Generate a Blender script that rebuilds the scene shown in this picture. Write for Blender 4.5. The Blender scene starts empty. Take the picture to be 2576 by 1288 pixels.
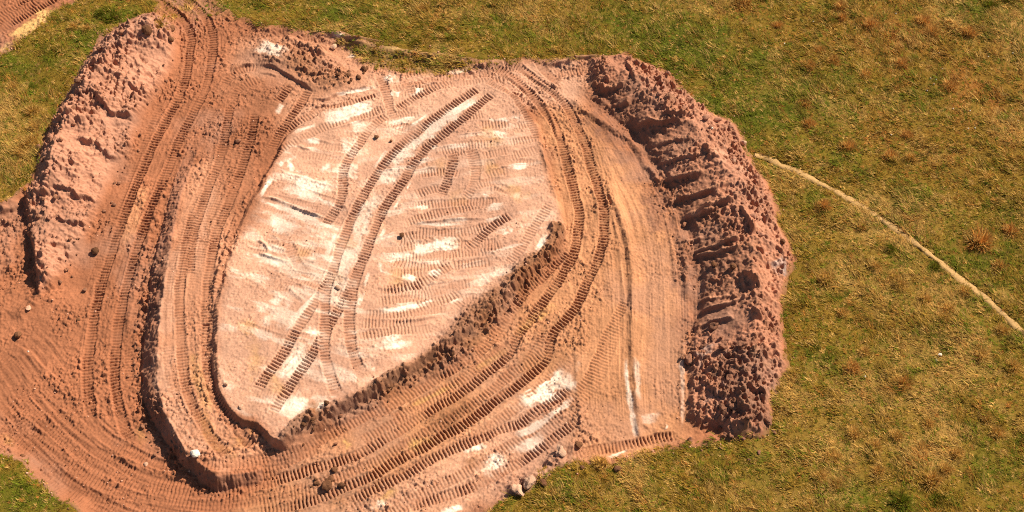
import bpy, math, random
import numpy as np
from mathutils import Vector

random.seed(7)
RNG = np.random.default_rng(11)
scene = bpy.context.scene
COL = scene.collection

# ------------------------------------------------------------------ camera
TILT = math.radians(35.0)
HALF_W = 0.373
DIST = 93.8
CAM_H = DIST * math.cos(TILT)
CAM_Y = -DIST * math.sin(TILT)
cam_data = bpy.data.cameras.new("camera")
cam = bpy.data.objects.new("camera", cam_data)
COL.objects.link(cam)
cam.location = (0, CAM_Y, CAM_H)
cam.rotation_euler = (TILT, 0, 0)
cam_data.sensor_fit = 'HORIZONTAL'
cam_data.angle = 2 * math.atan(HALF_W)
cam_data.clip_start = 0.5
cam_data.clip_end = 5000
scene.camera = cam

# ------------------------------------------------------------------ sky and sun
SUN_EL = math.radians(44)
SUN_AZ = (math.cos(math.radians(36)), math.sin(math.radians(36)))
world = bpy.data.worlds.new("World")
scene.world = world
world.use_nodes = True
wn = world.node_tree.nodes
wl = world.node_tree.links
bg = wn["Background"]
sky = wn.new("ShaderNodeTexSky")
sky.sky_type = 'NISHITA'
sky.sun_disc = False
sky.sun_elevation = SUN_EL
sky.sun_rotation = math.atan2(SUN_AZ[0], SUN_AZ[1])
wl.new(sky.outputs[0], bg.inputs[0])
bg.inputs[1].default_value = 0.05
sun_data = bpy.data.lights.new("sun", 'SUN')
sun_data.energy = 5.0
sun_data.angle = math.radians(0.5)
sun_data.color = (1.0, 0.90, 0.74)
sun = bpy.data.objects.new("sun", sun_data)
COL.objects.link(sun)
sun.location = (20, 15, 60)
SUNV = Vector((SUN_AZ[0] * math.cos(SUN_EL), SUN_AZ[1] * math.cos(SUN_EL), math.sin(SUN_EL)))
sun.rotation_euler = SUNV.to_track_quat('Z', 'Y').to_euler()
scene.view_settings.view_transform = 'Standard'
scene.view_settings.look = 'None'
scene.view_settings.gamma = 1.0
scene.view_settings.exposure = 0.72
scene.cycles.use_denoising = False
scene.cycles.filter_width = 1.1

# ------------------------------------------------------------------ survey: plan points measured off the photograph
# survey sheets: 0 = whole sheet (2576 x 1288), 1..12 = its enlarged quarters (3 units per sheet unit)
def sheet(c, x, y):
    if c == 0:
        return (x, y)
    i = (c - 1) % 4
    j = (c - 1) // 4
    return (644.0 * i + x / 3.0, 429.33 * j + y / 3.0)

def ground_pt(u, v, z=0.0):
    px = (u / 2576.0 - 0.5) * 2 * HALF_W
    py = (0.5 - v / 1288.0) * HALF_W
    d = (px, py * math.cos(TILT) + math.sin(TILT), py * math.sin(TILT) - math.cos(TILT))
    t = (z - CAM_H) / d[2]
    return (d[0] * t, CAM_Y + d[1] * t)

def pts_on(c, pts, z=0.0):
    """plan points; an entry of three numbers names its own sheet"""
    out = []
    for p in pts:
        cc, x, y = p if len(p) == 3 else (c, p[0], p[1])
        out.append(ground_pt(*sheet(cc, x, y), z))
    return np.array(out)

# ------------------------------------------------------------------ noise
_LAT = np.random.default_rng(5).random((16, 256, 256)).astype(np.float32)
def vnoise(x, y, size, seed=0):
    x = x / size + 37.3 * seed + 1000
    y = y / size + 71.7 * seed + 1000
    xi = np.floor(x).astype(np.int64); yi = np.floor(y).astype(np.int64)
    fx = (x - xi).astype(np.float32); fy = (y - yi).astype(np.float32)
    fx = fx * fx * (3 - 2 * fx); fy = fy * fy * (3 - 2 * fy)
    L = _LAT[seed % 16]
    x0 = xi & 255; x1 = (xi + 1) & 255; y0 = yi & 255; y1 = (yi + 1) & 255
    a = L[y0, x0] * (1 - fx) + L[y0, x1] * fx
    b = L[y1, x0] * (1 - fx) + L[y1, x1] * fx
    return (a * (1 - fy) + b * fy) * 2 - 1

def fbm(x, y, size, seed=0, octs=3, gain=0.5):
    r = 0; a = 1.0; t = 0
    for o in range(octs):
        r = r + a * vnoise(x, y, size / (2 ** o), seed + o * 3)
        t += a; a *= gain
    return r / t

def clods(x, y, size, seed=0):
    """rounded lumps: height 0..1 of the tallest lump over each point"""
    wx = 0.30 * size * vnoise(x, y, size * 0.5, seed + 3); wy = 0.30 * size * vnoise(x, y, size * 0.5, seed + 8)
    X = (x + wx) / size + 500; Y = (y + wy) / size + 500
    xi = np.floor(X).astype(np.int64); yi = np.floor(Y).astype(np.int64)
    best = np.zeros(x.shape, np.float32)
    L0 = _LAT[seed % 16]; L1 = _LAT[(seed + 1) % 16]; L2 = _LAT[(seed + 2) % 16]
    for dx in (-1, 0, 1):
        for dy in (-1, 0, 1):
            cx = (xi + dx); cy = (yi + dy)
            ix = cx & 255; iy = cy & 255
            px = cx + L0[iy, ix]; py = cy + L1[iy, ix]
            r = 0.25 + 0.55 * L2[iy, ix] ** 2
            th = L0[iy, ix] * 12.0
            dx_ = (X - px) / r; dy_ = (Y - py) / r; ct = np.cos(th); st = np.sin(th)
            a_ = np.abs(dx_ * ct + dy_ * st); b_ = np.abs(dy_ * ct - dx_ * st) * 1.25
            d = 0.65 * np.maximum(a_, b_) + 0.35 * np.hypot(a_, b_)
            h = np.clip(1.25 * (1 - d), 0, 0.8) * r
            best = np.maximum(best, h.astype(np.float32))
    return best

def sstep(a, b, x):
    t = np.clip((x - a) / (b - a), 0, 1)
    return t * t * (3 - 2 * t)

# ------------------------------------------------------------------ survey grid of the earthworks
DX, DY = 0.05, 0.054
X0, X1, Y0, Y1 = -43.0, 23.5, -22.0, 27.5
xs = np.arange(X0, X1, DX); ys = np.arange(Y0, Y1, DY)
NX, NY = len(xs), len(ys)
GX, GY = np.meshgrid(xs, ys)
GX = GX.astype(np.float64); GY = GY.astype(np.float64)

def poly_sdf(poly, x, y):
    """signed distance, positive inside"""
    n = len(poly)
    best = np.full(x.shape, 1e9); inside = np.zeros(x.shape, bool)
    for i in range(n):
        ax, ay = poly[i]; bx, by = poly[(i + 1) % n]
        ex, ey = bx - ax, by - ay
        t = np.clip(((x - ax) * ex + (y - ay) * ey) / (ex * ex + ey * ey + 1e-12), 0, 1)
        d = (x - ax - t * ex) ** 2 + (y - ay - t * ey) ** 2
        best = np.minimum(best, d)
        c = ((ay > y) != (by > y))
        with np.errstate(divide='ignore', invalid='ignore'):
            xx = (bx - ax) * (y - ay) / (by - ay + 1e-15) + ax
        inside ^= c & (x < xx)
    return np.where(inside, 1, -1) * np.sqrt(best)

def line_dist(line, x, y):
    best = np.full(x.shape, 1e9)
    for i in range(len(line) - 1):
        ax, ay = line[i]; bx, by = line[i + 1]
        ex, ey = bx - ax, by - ay
        t = np.clip(((x - ax) * ex + (y - ay) * ey) / (ex * ex + ey * ey + 1e-12), 0, 1)
        best = np.minimum(best, (x - ax - t * ex) ** 2 + (y - ay - t * ey) ** 2)
    return np.sqrt(best)

def spline(p, step=0.3):
    p = np.asarray(p, float)
    if len(p) == 1:
        return p
    q = np.vstack([2 * p[0] - p[1], p, 2 * p[-1] - p[-2]])
    out = []
    for i in range(1, len(q) - 2):
        n = max(2, int(np.hypot(*(q[i + 1] - q[i])) / step))
        for k in range(n):
            t = k / n
            out.append(0.5 * ((2 * q[i]) + (-q[i - 1] + q[i + 1]) * t + (2 * q[i - 1] - 5 * q[i] + 4 * q[i + 1] - q[i + 2]) * t * t
                              + (-q[i - 1] + 3 * q[i] - 3 * q[i + 1] + q[i + 2]) * t ** 3))
    out.append(p[-1])
    return np.array(out)

_cx = np.arange(X0 - 1, X1 + 2, 0.25); _cy = np.arange(Y0 - 1, Y1 + 2, 0.25)
_CX, _CY = np.meshgrid(_cx, _cy)
def up(coarse, x, y):
    fx = (x - _cx[0]) / 0.25; fy = (y - _cy[0]) / 0.25
    fx = np.clip(fx, 0, len(_cx) - 1.001); fy = np.clip(fy, 0, len(_cy) - 1.001)
    xi = fx.astype(int); yi = fy.astype(int)
    a = fx - xi; b = fy - yi
    return (coarse[yi, xi] * (1 - a) * (1 - b) + coarse[yi, xi + 1] * a * (1 - b)
            + coarse[yi + 1, xi] * (1 - a) * b + coarse[yi + 1, xi + 1] * a * b)

class Region:
    def __init__(self, poly):
        self.poly = poly
        self.c = poly_sdf(poly, _CX, _CY)
        self.g = up(self.c, GX, GY)
    def at(self, x, y):
        s = up(self.c, x, y)
        out = (x < _cx[0]) | (x > _cx[-1]) | (y < _cy[0]) | (y > _cy[-1])
        return np.where(out, -5.0, s)

# ---- outlines
dirt = Region(pts_on(0, [
    (347, 40), (300, 62), (245, 105), (200, 170), (172, 230), (132, 285), (112, 340), (95, 385), (88, 425), (75, 462), (20, 500), (-20, 510),
    (-260, 560), (-300, 1080), (-60, 1110), (0, 1142), (45, 1168), (75, 1200), (115, 1232), (145, 1262), (190, 1275), (215, 1330), (260, 1440), (1130, 1440),
    (1180, 1330), (1238, 1284), (1300, 1246), (1375, 1206), (1402, 1182), (1445, 1170), (1545, 1166), (1600, 1148), (1700, 1128), (1790, 1116),
    (1880, 1110), (1925, 1104), (1942, 1075), (1948, 1000), (1988, 920), (1976, 870), (1972, 760), (1985, 700), (2005, 655), (1990, 610),
    (1965, 570), (1955, 500), (1930, 452), (1897, 415), (1880, 370), (1862, 322), (1842, 300), (1790, 280), (1745, 240), (1700, 210), (1680, 175),
    (1620, 155), (1575, 131), (1480, 140), (1380, 148), (1340, 138), (1260, 148), (1235, 152), (1130, 138), (1010, 120), (905, 106), (860, 88), (820, 79), (740, 72), (690, 64),
    (640, 56), (600, 38), (560, 8), (530, -30), (340, -30), (375, -10), (400, 10), (385, 30)]))
corner = Region(pts_on(0, [(-120, -60), (240, -60), (197, 0), (142, 38), (70, 92), (0, 140), (-120, 210)]))
D_SD = np.maximum(dirt.g, corner.g)
def dirt_sd(x, y):
    return np.maximum(dirt.at(x, y), corner.at(x, y))

def edge_noise(x, y):
    return 0.36 * fbm(x, y, 1.4, 2, 4, 0.6) + 0.06 * vnoise(x, y, 0.25, 9)
SD = D_SD + edge_noise(GX, GY)

def meadow_z(x, y):
    return 0.20 * fbm(x, y, 9, 1, 2) + 0.17 * fbm(x, y, 1.9, 4, 3)

M = meadow_z(GX, GY)

# ---- base levels
terrace_crest = [(5, 1400, 30), (5, 1350, 200), (5, 1300, 520), (5, 1270, 700), (5, 1250, 900), (5, 1222, 1100), (9, 1210, 0), (9, 1203, 330),
                 (9, 1260, 550), (9, 1340, 700), (9, 1420, 850), (9, 1500, 920), (9, 1600, 1000), (9, 1645, 1030)]
TER_TOP = pts_on(0, terrace_crest, 0.40)
ter_poly = np.vstack([pts_on(0, [(563, 213), (548, 260), (525, 330), (492, 390)], -0.2), TER_TOP,
                      pts_on(0, [(640, 1188), (720, 1150), (800, 1060), (800, 700), (790, 330), (720, 215), (640, 190)], 0)])
terrace = Region(ter_poly)
pad_poly = np.vstack([
    pts_on(0, [(720, 330), (690, 395), (644, 479), (617, 539), (587, 629), (573, 672), (567, 719), (553, 776), (547, 846), (549, 890), (549, 935), (556, 992), (582, 1040),
               (617, 1066), (644, 1070), (671, 1092), (694, 1110), (711, 1116)], 0.55),
    pts_on(0, [(731, 1100), (760, 1074), (844, 1034), (927, 990), (994, 948), (1060, 905), (1127, 862), (1194, 812), (1250, 760), (1305, 706), (1355, 656), (1398, 616),
               (1416, 570), (1405, 513), (1388, 470), (1370, 400), (1350, 310), (1300, 240), (1230, 190), (1000, 215), (830, 265)], 0.2)])
pad = Region(pad_poly)

def sheet_uv(x, y):
    """sheet coordinates of plan points at z = 0 (used for gentle falls in level)"""
    rx, ry, rz = x, y - CAM_Y, -CAM_H
    dep = ry * math.sin(TILT) - rz * math.cos(TILT)
    vy = ry * math.cos(TILT) + rz * math.sin(TILT)
    u = (rx / dep / (2 * HALF_W) + 0.5) * 2576
    v = (0.5 - vy / dep / HALF_W) * 1288
    return u, v
U, V = sheet_uv(GX, GY)

Z = np.full(GX.shape, -0.35)
Z = Z - 0.20 * sstep(0, 500, 700 - U) * sstep(200, 600, V)            # the haul road lies lowest on the left
Z += 0.18 * sstep(150, 40, V)
# terrace
tz = -0.30 + 1.0 * sstep(380, 780, V)
tz = tz - 0.75 * sstep(520, 700, U) * sstep(1060, 1170, V)
tw = 0.95 + 0.35 * sstep(420, 700, V) - 0.65 * sstep(1000, 1130, V)
tg_ = terrace.g + 0.22 * fbm(GX, GY, 0.9, 3, 3)
Z = Z + (tz - Z) * np.clip(1 + tg_ / tw, 0, 1) ** 0.9
# pad
pz = 0.08 + 1.0 * sstep(420, 900, V) * sstep(1300, 560, U) + 0.10 * sstep(300, 600, V)
Z = Z + (pz - Z) * np.clip(1 + (pad.g + 0.12 * fbm(GX, GY, 0.7, 5, 3)) / 0.32, 0, 1)
Z += 0.07 * fbm(GX, GY, 3.2, 6, 3)
H = M + (Z - M) * sstep(0.0, 1.1, SD)
H = np.where(SD < 0, M + np.maximum(SD, -0.6) * 0.6, H)

# ---- heaps of spoil: crest lines and outlines
def heap(poly_pts, crest, top, power=0.85, seed=0):
    reg = Region(poly_pts)
    sd = np.clip(reg.c, 0, None)
    cd = line_dist(spline(crest, 0.8), _CX, _CY)
    t = sd / (sd + cd + 1e-6)
    t = np.where(reg.c > 0, t, 0)
    tg = up(t, GX, GY)
    return reg, np.clip(tg, 0, 1) ** power * top

heapL_poly = np.vstack([
    pts_on(0, [(360, 36), (300, 64), (247, 107), (203, 172), (174, 232), (134, 287), (114, 342), (97, 387), (90, 427), (76, 464), (50, 500), (62, 560), (76, 640), (86, 745)], 0),
    pts_on(0, [(108, 748), (150, 712), (190, 664), (225, 604), (242, 560), (268, 500), (302, 422), (342, 372), (352, 322), (380, 276), (412, 230), (445, 170), (455, 110), (440, 66), (400, 40)], -0.4)])
heapL, hL = heap(heapL_poly, np.vstack([pts_on(0, [(375, 78), (320, 82), (275, 130), (222, 200), (184, 262), (152, 318), (132, 385), (118, 450), (104, 520)], 1.7),
                                        pts_on(0, [(104, 590), (112, 660), (118, 715)], 1.3)]), 2.0)
heapR_poly = np.vstack([
    pts_on(0, [(1480, 143), (1575, 133), (1620, 157), (1678, 177), (1698, 212), (1743, 242), (1788, 282), (1840, 302), (1860, 324), (1878, 372), (1895, 417), (1928, 454), (1953, 502),
               (1963, 572), (1988, 612), (2003, 655), (1983, 700), (1970, 760), (1974, 870), (1986, 920), (1946, 1000), (1940, 1075), (1923, 1102), (1815, 1114)], 0),
    pts_on(0, [(1808, 1086), (1752, 1074), (1722, 1058), (1722, 960), (1728, 862), (1757, 800), (1756, 700), (1746, 640), (1732, 580), (1700, 515), (1660, 447), (1610, 362), (1586, 330),
               (1546, 277), (1500, 236), (1478, 200)], -0.35)])
heapR, hR = heap(heapR_poly, np.vstack([
    pts_on(0, [(1530, 152), (1568, 164), (1600, 196), (1640, 232), (1690, 280)], 1.2),
    pts_on(0, [(1750, 311), (1768, 350), (1790, 390), (1812, 408), (1840, 445), (1851, 517), (1880, 553), (1899, 596), (1885, 640), (1905, 723), (1900, 770), (1905, 815),
               (1890, 870), (1885, 940), (1880, 1010), (1872, 1050)], 1.8)]), 2.05, 0.9)
# the small heap at the head of the pit
heapS_poly = pts_on(0, [(700, 92), (770, 110), (830, 130), (880, 160), (920, 178), (915, 190), (880, 215), (835, 240), (812, 244), (780, 226), (720, 190), (650, 165), (590, 140), (600, 118), (650, 95)], -0.2)
heapS, hS = heap(heapS_poly, pts_on(0, [(690, 125), (750, 148), (820, 180), (860, 190)], 0.4), 0.45, 0.8)
# windrow of clods along the pad's edge
wind_line = spline(pts_on(0, [(10, 230, 745), (10, 350, 650), (10, 600, 545), (10, 850, 430), (10, 1050, 300), (10, 1250, 185), (10, 1450, 70), (6, 1640, 1150), (6, 1790, 1030), (6, 1932, 910), (7, 120, 760), (7, 250, 640), (7, 330, 540), (7, 345, 430)], 0.2), 0.5)
wind_d = up(line_dist(wind_line, _CX, _CY), GX, GY)
wind_w = 0.46 + 0.5 * sstep(1000, 1180, U) * sstep(1420, 1250, U) - 0.16 * sstep(860, 740, U)
wind_m = np.exp(-((wind_d + 0.25 * fbm(GX, GY, 0.8, 3, 3)) / (wind_w * 1.15)) ** 4)

heapmask = np.clip((sstep(0.0, 0.8, heapL.g) + sstep(0, 0.8, heapR.g)), 0, 1)
lob = fbm(GX, GY, 3.0, 7, 3)
H += hL * (0.80 + 0.35 * lob) * (1 - 0.42 * sstep(420, 640, V)) + hR * (0.9 + 0.2 * lob) * (0.5 + 0.5 * sstep(170, 330, V)) * (1 - 0.36 * sstep(800, 930, V)) + hS
H += wind_m * (0.15 + 0.12 * fbm(GX, GY, 1.1, 8, 2))

# ---------------------------------------------------------------- primitives drawn onto the height field
def base_at(x, y):
    i = np.clip(((np.asarray(x) - X0) / DX).astype(int), 0, NX - 1)
    j = np.clip(((np.asarray(y) - Y0) / DY).astype(int), 0, NY - 1)
    return HB[j, i]
HB = H.copy()

def on_ground(c, pts):
    out = []
    for p in pts:
        cc, x, y = p if len(p) == 3 else (c, p[0], p[1])
        u, v = sheet(cc, x, y)
        z = 0.0
        for _ in range(5):
            gx, gy = ground_pt(u, v, z)
            z = 0.5 * z + 0.5 * float(base_at(gx, gy))
        out.append(ground_pt(u, v, z))
    return np.array(out)

def along(line, pad_):
    """window of the grid near a line: slices, signed distance (left positive), arc length, total length"""
    x0, y0 = line.min(0) - pad_; x1, y1 = line.max(0) + pad_
    i0 = max(0, int((x0 - X0) / DX)); i1 = min(NX, int((x1 - X0) / DX) + 2)
    j0 = max(0, int((y0 - Y0) / DY)); j1 = min(NY, int((y1 - Y0) / DY) + 2)
    if i1 <= i0 or j1 <= j0:
        return None
    D = np.full((j1 - j0, i1 - i0), 1e3); S = np.zeros_like(D); A = np.full_like(D, 1e3)
    s = 0.0
    for k in range(len(line) - 1):
        a = line[k]; b = line[k + 1]; e = b - a; L = math.hypot(*e)
        if L < 1e-9:
            continue
        wi0 = max(i0, int((min(a[0], b[0]) - pad_ - X0) / DX)); wi1 = min(i1, int((max(a[0], b[0]) + pad_ - X0) / DX) + 2)
        wj0 = max(j0, int((min(a[1], b[1]) - pad_ - Y0) / DY)); wj1 = min(j1, int((max(a[1], b[1]) + pad_ - Y0) / DY) + 2)
        if wi1 > wi0 and wj1 > wj0:
            x = GX[wj0:wj1, wi0:wi1] - a[0]; y = GY[wj0:wj1, wi0:wi1] - a[1]
            tt = (x * e[0] + y * e[1]) / (L * L)
            t = np.clip(tt, 0, 1)
            d2 = np.hypot(x - t * e[0], y - t * e[1])
            sg = np.sign(e[0] * y - e[1] * x)
            sl = (slice(wj0 - j0, wj1 - j0), slice(wi0 - i0, wi1 - i0))
            m = d2 < A[sl]
            A[sl] = np.where(m, d2, A[sl]); D[sl] = np.where(m, d2 * sg, D[sl]); S[sl] = np.where(m, s + t * L, S[sl])
        s += L
    return (slice(j0, j1), slice(i0, i1)), D, S, s

CL = np.zeros_like(H)          # track imprints
TRK = np.zeros_like(H)         # where tracks have pressed the ground
def rail(c, pts, w=0.66, depth=0.07, amp=0.13, k=1.0, pitch=0.235, ground=None):
    line = spline(on_ground(c, pts) if ground is None else ground, 0.3)
    r = along(line, w)
    if r is None:
        return
    sl, D, S, L = r
    a = np.abs(D)
    x = GX[sl]; y = GY[sl]
    a = np.abs(D + 0.05 * vnoise(x, y, 1.7, 4)) * (1 + 0.12 * vnoise(x, y, 0.9, 9))
    m = sstep(w / 2 + 0.06, w / 2 - 0.05, a + 0.05 * vnoise(x, y, 0.2, 2)) * sstep(0, 0.6, S) * sstep(L, L - 0.6, S)
    brk = np.clip(0.78 + 0.8 * fbm(x, y, 1.1, 12, 3) + 0.5 * vnoise(x, y, 3.5, 1), 0.10, 1.15)
    ph = S / pitch + 0.16 * vnoise(x, y, 0.5, 3) + 0.10 * vnoise(x, y, 0.18, 7)
    groove = np.exp(1.7 * (np.cos(2 * math.pi * ph) - 1))
    new = -depth * k * 0.7 + amp * k * (1.3 if k >= 0.9 else 1.0) * brk * (0.32 - groove)
    keep = 1 - m * min(1.0, 0.35 + 0.65 * k)
    CL[sl] = CL[sl] * keep + new * m
    lip = np.exp(-((a - w / 2 - 0.09) / 0.07) ** 2) * 0.035 * k * (0.5 + 0.8 * vnoise(x, y, 0.4, 5)) * sstep(0, 0.6, S) * sstep(L, L - 0.6, S)
    CL[sl] += lip
    TRK[sl] = np.maximum(TRK[sl], m * k)

def pair(c, pts, gauge=1.75, **kw):
    line = spline(on_ground(c, pts), 0.5)
    t = np.gradient(line, axis=0); t /= np.hypot(t[:, 0], t[:, 1])[:, None] + 1e-9
    n = np.stack([-t[:, 1], t[:, 0]], 1)
    for s in (-1, 1):
        rail(0, None, ground=(line + n * s * gauge / 2)[::2], **kw)

def scarp(c, pts, h, fade, flip=False, edge=0.10, rough=0.25):
    """a step in the ground: the side toward the sun stands higher and falls away over `fade`"""
    line = spline(on_ground(c, pts), 0.3)
    r = along(line, max(fade, 0.4) + 0.1)
    if r is None:
        return
    sl, D, S, L = r
    e = line[-1] - line[0]
    side = 1 if (-e[1] * SUN_AZ[0] + e[0] * SUN_AZ[1]) > 0 else -1
    if flip:
        side = -side
    x = GX[sl]; y = GY[sl]
    d = D * side + rough * 0.5 * fbm(x, y, 0.8, 13, 3)
    up_ = sstep(-edge, edge, d) * np.clip(1 - d / fade, 0, 1) ** 1.3
    en = sstep(0, min(1.0, L * 0.25), S) * sstep(L, L - min(1.0, L * 0.25), S)
    H[sl] += h * up_ * en * (0.8 + 0.4 * vnoise(x, y, 0.7, 6)) * (np.abs(D) < fade + 0.1)

def ridge(c, pts, h, w, lumps=0.5):
    line = spline(on_ground(c, pts), 0.3)
    r = along(line, w * 2.6)
    if r is None:
        return
    sl, D, S, L = r
    x = GX[sl]; y = GY[sl]
    en = sstep(0, min(0.8, L * 0.3), S) * sstep(L, L - min(0.8, L * 0.3), S)
    H[sl] += h * np.exp(-(D / w) ** 2) * en * np.clip(1 + lumps * 1.4 * fbm(x, y, 0.5, 14, 3), 0.1, 2)

def hollow(c, pts, h, w):
    ridge(c, pts, -h, w, 0.2)

# ---- colours of the soil
def rgb(r, g, b):
    return np.array([r, g, b])
ROAD = rgb(0.315, 0.122, 0.060)
ORANGE = rgb(0.435, 0.203, 0.100)
PINK = rgb(0.435, 0.208, 0.120)
PALE = rgb(0.515, 0.283, 0.185)
CHALK = rgb(0.82, 0.67, 0.54)
BROWN = rgb(0.185, 0.080, 0.036)
DARK = rgb(0.17, 0.085, 0.045)
YELLOW = rgb(0.55, 0.31, 0.11)
GREY = rgb(0.40, 0.30, 0.26)
SAND = rgb(0.62, 0.38, 0.14)
n1 = fbm(GX, GY, 2.4, 9, 3); n2 = fbm(GX, GY, 0.5, 10, 3)
C = np.empty(GX.shape + (3,)); C[:] = ROAD
def tint(mask, color):
    m = np.clip(mask, 0, 1)[..., None]
    C[...] = C * (1 - m) + color * m
def zone(pts, color, soft=1.2, k=1.0, z=0.0):
    r = Region(pts_on(0, pts, z))
    tint(sstep(-soft, soft, r.g + 0.7 * n1) * k, color)
    return r
zone([(1380, 90), (1500, 300), (1700, 560), (1740, 1110), (1400, 1190), (1000, 1320), (560, 1320), (760, 1130), (1150, 900), (1420, 640), (1350, 300)], ORANGE)
zone([(600, 90), (900, 60), (1560, 130), (1480, 250), (1300, 260), (700, 330), (560, 230)], PINK)
zone([(720, 340), (760, 262), (830, 235), (930, 185), (1060, 185), (1230, 155), (1400, 150), (1490, 190), (1460, 260), (1340, 260), (1200, 330), (800, 420)], PALE, 0.8, .9)
zone([(1440, 900), (1450, 1160), (1250, 1275), (900, 1310), (760, 1310), (1100, 1140), (1300, 1010)], PALE, 1.2, .75)
zone([(480, 420), (640, 330), (640, 560), (560, 820), (560, 1040), (690, 1120), (560, 1200), (400, 1010), (405, 780)], PINK, 0.8)
tint(sstep(-0.3, 0.5, pad.g + 0.3 * n1), PALE)
_a = np.where(U < 900, -0.30, 0.16)
_st = fbm(GX * np.cos(_a) + GY * np.sin(_a), (GY * np.cos(_a) - GX * np.sin(_a)) * 4.0, 3.0, 11, 4, 0.6)
tint(sstep(0.05, 0.45, _st + 0.25 * n1) * sstep(0, 0.6, pad.g) * np.where(U < 900, 0.55, 0.22) * sstep(250, 330, V), CHALK)
tint(sstep(0, 0.8, heapL.g) * 0.95, rgb(0.430, 0.208, 0.130))
tint(sstep(0, 0.6, heapR.g), rgb(0.385, 0.175, 0.105))
tint(sstep(0.05, 0.4, hS) * 0.55, BROWN * 1.2)
tint(wind_m * (0.85 + 0.4 * n1), BROWN * 1.1 + 0.03 * sstep(1150, 950, U)[..., None])
zone([(560, 190), (720, 180), (700, 330), (660, 560), (600, 600), (560, 520), (540, 330)], ROAD * 0.9, 0.8, 0.8)
# face of the terrace: darker and greyer, its shade put into the colour
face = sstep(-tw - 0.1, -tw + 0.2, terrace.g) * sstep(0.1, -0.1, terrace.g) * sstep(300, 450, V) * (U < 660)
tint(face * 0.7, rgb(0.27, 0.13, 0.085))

CHK = np.zeros_like(H)
def stroke(c, pts, width, color=CHALK, k=0.85, soft=0.42, ragged=0.62):
    """a band of differently coloured soil; width in the sheet's own units"""
    g = on_ground(c, pts)
    if len(g) == 1:
        g = np.vstack([g - 0.15, g + 0.15])
    w = 1.4 * width / (3.0 if c else 1.0) / 36.8 / 2
    line = spline(g, 0.4)
    r = along(line, w * (1 + soft) + 0.5)
    if r is None:
        return
    sl, D, S, L = r
    x = GX[sl]; y = GY[sl]
    frays = fbm(S + 40, D * 9.0 + line[0][0] * 3, 1.5, 2, 3)
    d = np.abs(D) / w + ragged * (1.3 * fbm(x, y, 0.8, 1, 3) + 0.35 * vnoise(x, y, 0.14, 4) + 0.8 * frays)
    e_ = min(1.1, L * 0.45)
    ends = sstep(0, e_, S + 0.5 * fbm(x, y, 0.5, 7, 2)) * sstep(0, e_, L - S + 0.5 * fbm(x, y, 0.5, 8, 2))
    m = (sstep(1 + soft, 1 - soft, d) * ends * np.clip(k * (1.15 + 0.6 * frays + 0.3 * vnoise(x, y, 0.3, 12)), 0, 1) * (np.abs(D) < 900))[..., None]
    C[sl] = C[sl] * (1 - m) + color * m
    if color is CHALK:
        CHK[sl] = np.maximum(CHK[sl], m[..., 0])

# ---------------------------------------------------------------- scraped chalk, yellow clay and stains
for p, w, k in [
    ([(190, 90), (370, 130), (560, 200)], 120, .85), ([(60, 350), (180, 400), (310, 470)], 90, .8), ([(40, 225), (250, 300), (500, 375)], 26, .8), ([(420, 420), (500, 440)], 60, .4),
    ([(20, 640), (290, 735)], 60, .85), ([(380, 645), (500, 690)], 40, .7), ([(100, 960), (230, 1010)], 60, .6), ([(20, 1090), (150, 1160)], 70, .6), ([(300, 540), (480, 590)], 60, .35),
    ([(1030, 20), (960, 110)], 85, 1), ([(930, 160), (850, 290), (800, 420), (750, 540), (700, 680), (640, 820), (590, 980)], 70, .55), ([(30, 560), (200, 590)], 60, .4),
    ([(1165, 600), (1400, 560), (1560, 540)], 75, .95), ([(1690, 205), (1790, 190)], 30, .9), ([(1160, 395), (1400, 410), (1580, 400)], 20, .9), ([(1710, 280), (1880, 260)], 45, .85),
    ([(1830, 465), (1900, 450)], 45, .9), ([(1130, 800), (1220, 825)], 35, .8), ([(890, 1070), (1100, 1040), (1330, 990)], 26, .8), ([(1260, 690), (1450, 685)], 30, .5), ([(960, 720), (1000, 770)], 40, .6),
    ([(20, 210), (140, 10)], 26, .85), ([(480, 890), (400, 990), (300, 1110), (220, 1230)], 30, .8), ([(620, 450), (560, 570), (520, 680)], 26, .6),
    ([(1160, 90), (1130, 160)], 16, .9), ([(1100, 190), (1050, 280)], 16, .8), ([(970, 440), (920, 540)], 18, .7), ([(860, 740), (820, 870)], 20, .9), ([(800, 920), (780, 1000)], 22, .8),
    ([(940, 1285), (1140, 1240)], 40, .8), ([(1480, 980), (1570, 970)], 26, .7), ([(380, 1240), (440, 1210)], 60, .8), ([(560, 10), (700, 60)], 50, .4)]:
    stroke(6, p, w, CHALK, k)
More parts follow.
